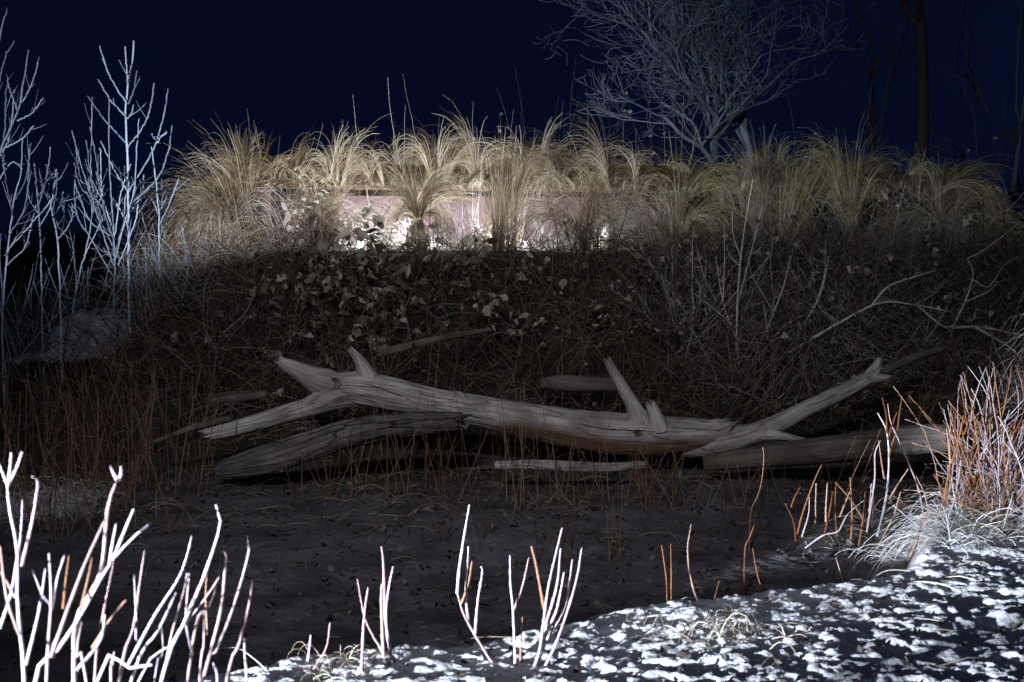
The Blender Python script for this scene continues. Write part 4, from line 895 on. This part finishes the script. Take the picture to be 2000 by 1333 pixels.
# thin reddish shoots before and between the logs
GS = 'thin reddish shoots around the logs'
shoots = [(40, 8.4, 690, 'left edge below the sand mound', 26, 60), (150, 8.2, 690, 'left of the dead branch, under the sand mound', 28, 60), (250, 8.3, 660, 'right below the sand mound', 26, 55), (350, 8.9, 680, 'left of the lower left limb', 22, 60),
          (100, 7.4, 800, 'in front of the pale tuft at far left', 20, 60), (215, 7.3, 800, 'right of the pale tuft at far left', 20, 50), (655, 8.3, 760, 'in front of the thick bark log', 14, 45), (780, 8.3, 750, 'in front of the bark log, hiding its right end', 14, 45),
          (880, 8.2, 720, 'crossing the left middle of the fallen tree', 15, 50), (1000, 8.0, 740, 'in front of the left end of the slim driftwood log', 15, 50), (1110, 8.1, 760, 'in front of the slim driftwood log', 15, 50), (1220, 8.2, 800, 'in front of the rotten part of the trunk', 16, 50),
          (1300, 8.1, 840, 'below the broken end of the trunk', 22, 35), (1410, 8.2, 830, 'at the left end of the right log', 14, 45), (1560, 8.3, 820, 'between the right log and the orange clump', 13, 60), (735, 9.7, 620, 'behind the pointed stub of the left fork', 22, 40), (860, 7.2, 930, 'low on the gully floor under the bark log', 10, 60), (1120, 7.0, 940, 'low on the gully floor below the slim log', 12, 80)]
for px, Y, top, where, n, bw in shoots:
    sprays('reed_shoots', 'thin reddish dry shoots ' + where, 'shrub', px, Y, n, top, 45, bw, M_twigr if n != 15 else M_twigr, .0028, .03, .035, .35, group=GS)
# weeds standing on the roof and behind the blind
weeds = [(550, 13.6, 215, 7, 'short dry weed stalks on the left end of the blind roof'), (660, 13.7, 240, 6, 'dry weed stalks on the roof above the left lit panel'), (765, 13.7, 190, 8, 'tall forked dry weed on the roof left of the two thin stalks'), (830, 13.8, 140, 4, 'two or three thin upright stalks on the roof above the hourglass bundle'),
         (925, 14.2, 190, 8, 'dim stalks with seed heads behind the middle of the roof'), (1060, 14.6, 110, 16, 'tall dim weed thicket rising behind the middle of the roof'), (1160, 14.8, 170, 16, 'dim weeds behind the tall leaning tuft on the roof'), (1290, 15.2, 200, 18, 'dark weeds with leaves behind the dim right part of the roof'),
         (1580, 15.6, 205, 7, 'sparse dark stalks behind the right part of the roof'), (1760, 15.8, 225, 9, 'sparse stalks with dead leaves near the dark trunk'), (1900, 15.4, 250, 8, 'stalks at the right end of the roof')]
for i, (px, Y, top, n, lab) in enumerate(weeds):
    r_ = sprays('dry_weed', lab, 'weed', px, Y, n, top, 45, 18, M_wild if i < 5 else M_twig, .0026, .04, .05, 1.5)
    if i >= 4:
        c = r_.location; m = 14
        H = P(px, top, Y)[2] - c[2]
        A = root_pts[-1]; C = A[rng.integers(0, len(A), m), rng.integers(5, A.shape[1], m)] + rng.normal(0, .008, (m, 3))
        ml = MB(); ml.leaves(C, .045); ml.build('leaves', M_leaf, r_, loc=tuple(c), smooth=False)
# pale tuft at far left
def tuft(label, px, row, Y, n, L, wpx, mat, dz=0):
    c = P(px, row, Y); zg = gz(c[0], c[1])
    bx = c[0] + rng.normal(0, wpx / ppm(Y), n); by = c[1] + rng.normal(0, .12, n)
    B = np.stack([bx, by, height(bx, by, False)], -1); D = np.stack([rng.normal(0, .7, n), rng.normal(-.1, .5, n), np.ones(n)], -1)
    mb = MB(); mb.strands(arcs(B, D, L * rng.uniform(.4, 1.1, n), 8, .8, .08), .002 * np.linspace(1, .4, 8)[None], flat=True)
    return tag(mb.build('grass_tuft', mat, None, (c[0], c[1], zg), False), label, 'grass tuft')
tuft('pale drooping grass tuft among the dark shoots at far left', 85, 900, 7.9, 420, .32, 45, M_wildlit)
tuft('small pale grass tuft right of the drooping one at far left', 140, 885, 8.2, 360, .25, 22, M_wildlit)
tuft('curled white grass tuft lit on the snow edge near the bottom', 1385, 1290, 4.65, 70, .16, 60, M_wild)
tuft('curled white grass tuft lit at the bottom edge near the V of stems', 665, 1330, 4.25, 60, .13, 50, M_wild)
tuft('wild grey grass at the foot of the left end of the blind', 340, 520, 12.4, 500, .5, 45, M_wild)

# ------------------------------------------------------------------ uncountable undergrowth
def scatter(name, n, xr, yr, L, mat, w, droop, flat, up=.6, keep=None, wob=.1, k=7, sides=3):
    x = rng.uniform(*xr, n); y = rng.uniform(*yr, n)
    if keep is not None:
        q = keep(x, y); x, y = x[q], y[q]; n = len(x)
    B = np.stack([x, y, height(x, y) - .005], -1); D = np.stack([rng.normal(0, 1, n), rng.normal(0, .8, n), np.full(n, up)], -1)
    mb = MB(); A = arcs(B, D, L * rng.uniform(.4, 1.3, n), k, droop, wob)
    mb.strands(A, w * rng.uniform(.6, 1.4, (n, 1)) * np.linspace(1, .4, k)[None], sides, cap=False, flat=flat)
    return tag(mb.build(name, mat, None, None, not flat), kind='stuff')
scatter('brush_undergrowth', 5200, (-5.5, 6.5), (9.9, 12.6), .72, M_twig, .0033, .25, False, .9)
scatter('grey_twig_tangle', 1900, (1.2, 5.2), (10.3, 12.6), .7, M_twigd, .0036, .15, False, 1.0)
scatter('brown_twig_tangle', 1300, (-3.4, 5.0), (9.9, 12.3), .75, M_twigr, .0032, .1, False, 1.3)
scatter('dead_grass_litter', 5200, (-4.2, 4.2), (7.3, 10.2), .30, M_litter, .0022, .5, True, .35)
scatter('gully_grass_litter', 5200, (-2.6, 3.2), (4.8, 7.6), .16, M_litter, .0022, .6, True, .18, keep=lambda x, y: y > y_lip(x) + .5)
scatter('bank_grass', 2600, (-3.2, 6.2), (12.2, 13.3), .24, M_litter, .002, .6, True, .8, keep=lambda x, y: y < 13.0 + (x + 2.7) * .28 - .1)
scatter('corner_dry_grass', 3000, (1.85, 3.0), (5.75, 7.1), .30, M_wildlit, .0022, .5, True, .5, keep=lambda x, y: y > 4.35 + .56 * x + .55)
scatter('straw_on_snow', 260, (-.8, 2.6), (3.9, 6.0), .22, M_wild, .003, .25, True, .12, keep=lambda x, y: y < y_lip(x) + .1)

n = 2600; x = rng.uniform(-3, 3.6, n); y = rng.uniform(4.6, 9.6, n); q = y > y_lip(x) + .35; x, y = x[q], y[q]
ml = MB(); ml.leaves(np.stack([x, y, height(x, y) + .006], -1), .034); M_crumb = m_tint('dark_leaf_crumbs', [(.1, (.03, .025, .022)), (.6, (.075, .065, .058)), (.95, (.15, .135, .12))], .85, 0, 20, .25)
tag(ml.build('leaf_litter', M_crumb, smooth=False), kind='stuff')
n = 420; x = rng.uniform(-.8, 3, n); y = rng.uniform(3.9, 6.4, n); q = y < y_lip(x); x, y = x[q], y[q]
ml = MB(); ml.leaves(np.stack([x, y, height(x, y) + .004], -1), .026); tag(ml.build('leaf_crumbs', M_crumb, smooth=False), kind='stuff')
# ------------------------------------------------------------------ trees behind
def bare_tree(label, px, Y, row_base, H, r0, mat, forks, depth, seed, lean=0., spread=.55, name='bare_tree', split=.32):
    rnd = random.Random(seed); c = P(px, row_base, Y); zg = gz(c[0], c[1])
    root = thing(name, label, 'tree', (c[0], c[1], zg))
    tr = MB(); cr = MB()
    def grow(p, d, L, r, lv):
        k = 9 if lv < 2 else 7
        D = np.array([d]); A = arcs(np.array([p]), D, np.array([L]), k, -.06 if lv else 0, (.11 + .02 * lv) if lv else .05)[0]
        rr = np.maximum(np.linspace(r, r * .6, k), .0045)
        (tr if lv == 0 else cr).strands(A[None], rr[None], 7 if lv < 2 else (5 if lv < 3 else 3), cap=False)
        if lv >= depth: return
        nn = forks[min(lv, len(forks) - 1)]
        for q in range(nn):
            t = rnd.uniform(split if lv == 0 else .25, 1.0) if q else 1.0
            i = min(k - 1, int(t * (k - 1))); dd = A[i] - A[max(0, i - 1)]; dd /= np.linalg.norm(dd)
            nd = dd + np.array([rnd.gauss(0, spread), rnd.gauss(0, spread * .8), rnd.gauss(.18, .25)]); nd /= np.linalg.norm(nd)
            grow(A[i], nd, L * (rnd.uniform(.42, .62) if lv == 0 else rnd.uniform(.5, .78)), rr[i] * rnd.uniform(.45, .7), lv + 1)
    grow(np.array((c[0], c[1], zg - .05)), np.array((lean, 0, 1.)), H, r0, 0)
    tr.build('trunk', mat, root, loc=(c[0], c[1], zg)); cr.build('crown', mat, root, loc=(c[0], c[1], zg))
    return root
bare_tree('pale bare tree with a wide twiggy crown behind the blind', 1400, 24, 500, 3.3, .11, M_barkg, (6, 5, 4, 4, 3), 5, 5, -.03, .75, split=.72)
bare_tree('pale twin-stemmed bare tree just right of the wide-crowned one', 1490, 25, 500, 3.6, .10, M_barkg, (5, 5, 4, 4, 3), 5, 12, .03, .6, split=.72)
bare_tree('big dark leaning tree trunk behind the right part of the blind', 1790, 19, 500, 4.2, .10, M_bark, (4, 4, 4, 3), 4, 21, .05, .45, split=.7)
bare_tree('dark thin tree left of the big dark trunk', 1735, 20, 500, 3.2, .045, M_bark, (3, 4, 3, 3), 4, 25, -.15, .4, split=.4)
bare_tree('faint slender tree at the far right edge', 1960, 24, 500, 3.6, .06, M_barkd, (4, 4, 3, 3), 4, 31, .0, .4, split=.4)
# far dark wood along the horizon
mb = MB(); n = 2600
x = rng.uniform(-70, 70, n); y = rng.uniform(60, 80, n)
B = np.stack([x, y, np.full(n, .2)], -1)
h_ = (2.6 + 3.0 * vnoise(x * .12, x * 0) + 1.5 * np.clip(x / 40, 0, 1))
mb.strands(arcs(B, np.stack([rng.normal(0, .25, n), rng.normal(0, .2, n), np.ones(n)], -1), h_ * rng.uniform(.5, 1.1, n), 6, .0, .12), .10 * np.linspace(1, .3, 6)[None], 3, cap=False)
tag(mb.build('far_wood', M_bark), kind='stuff')
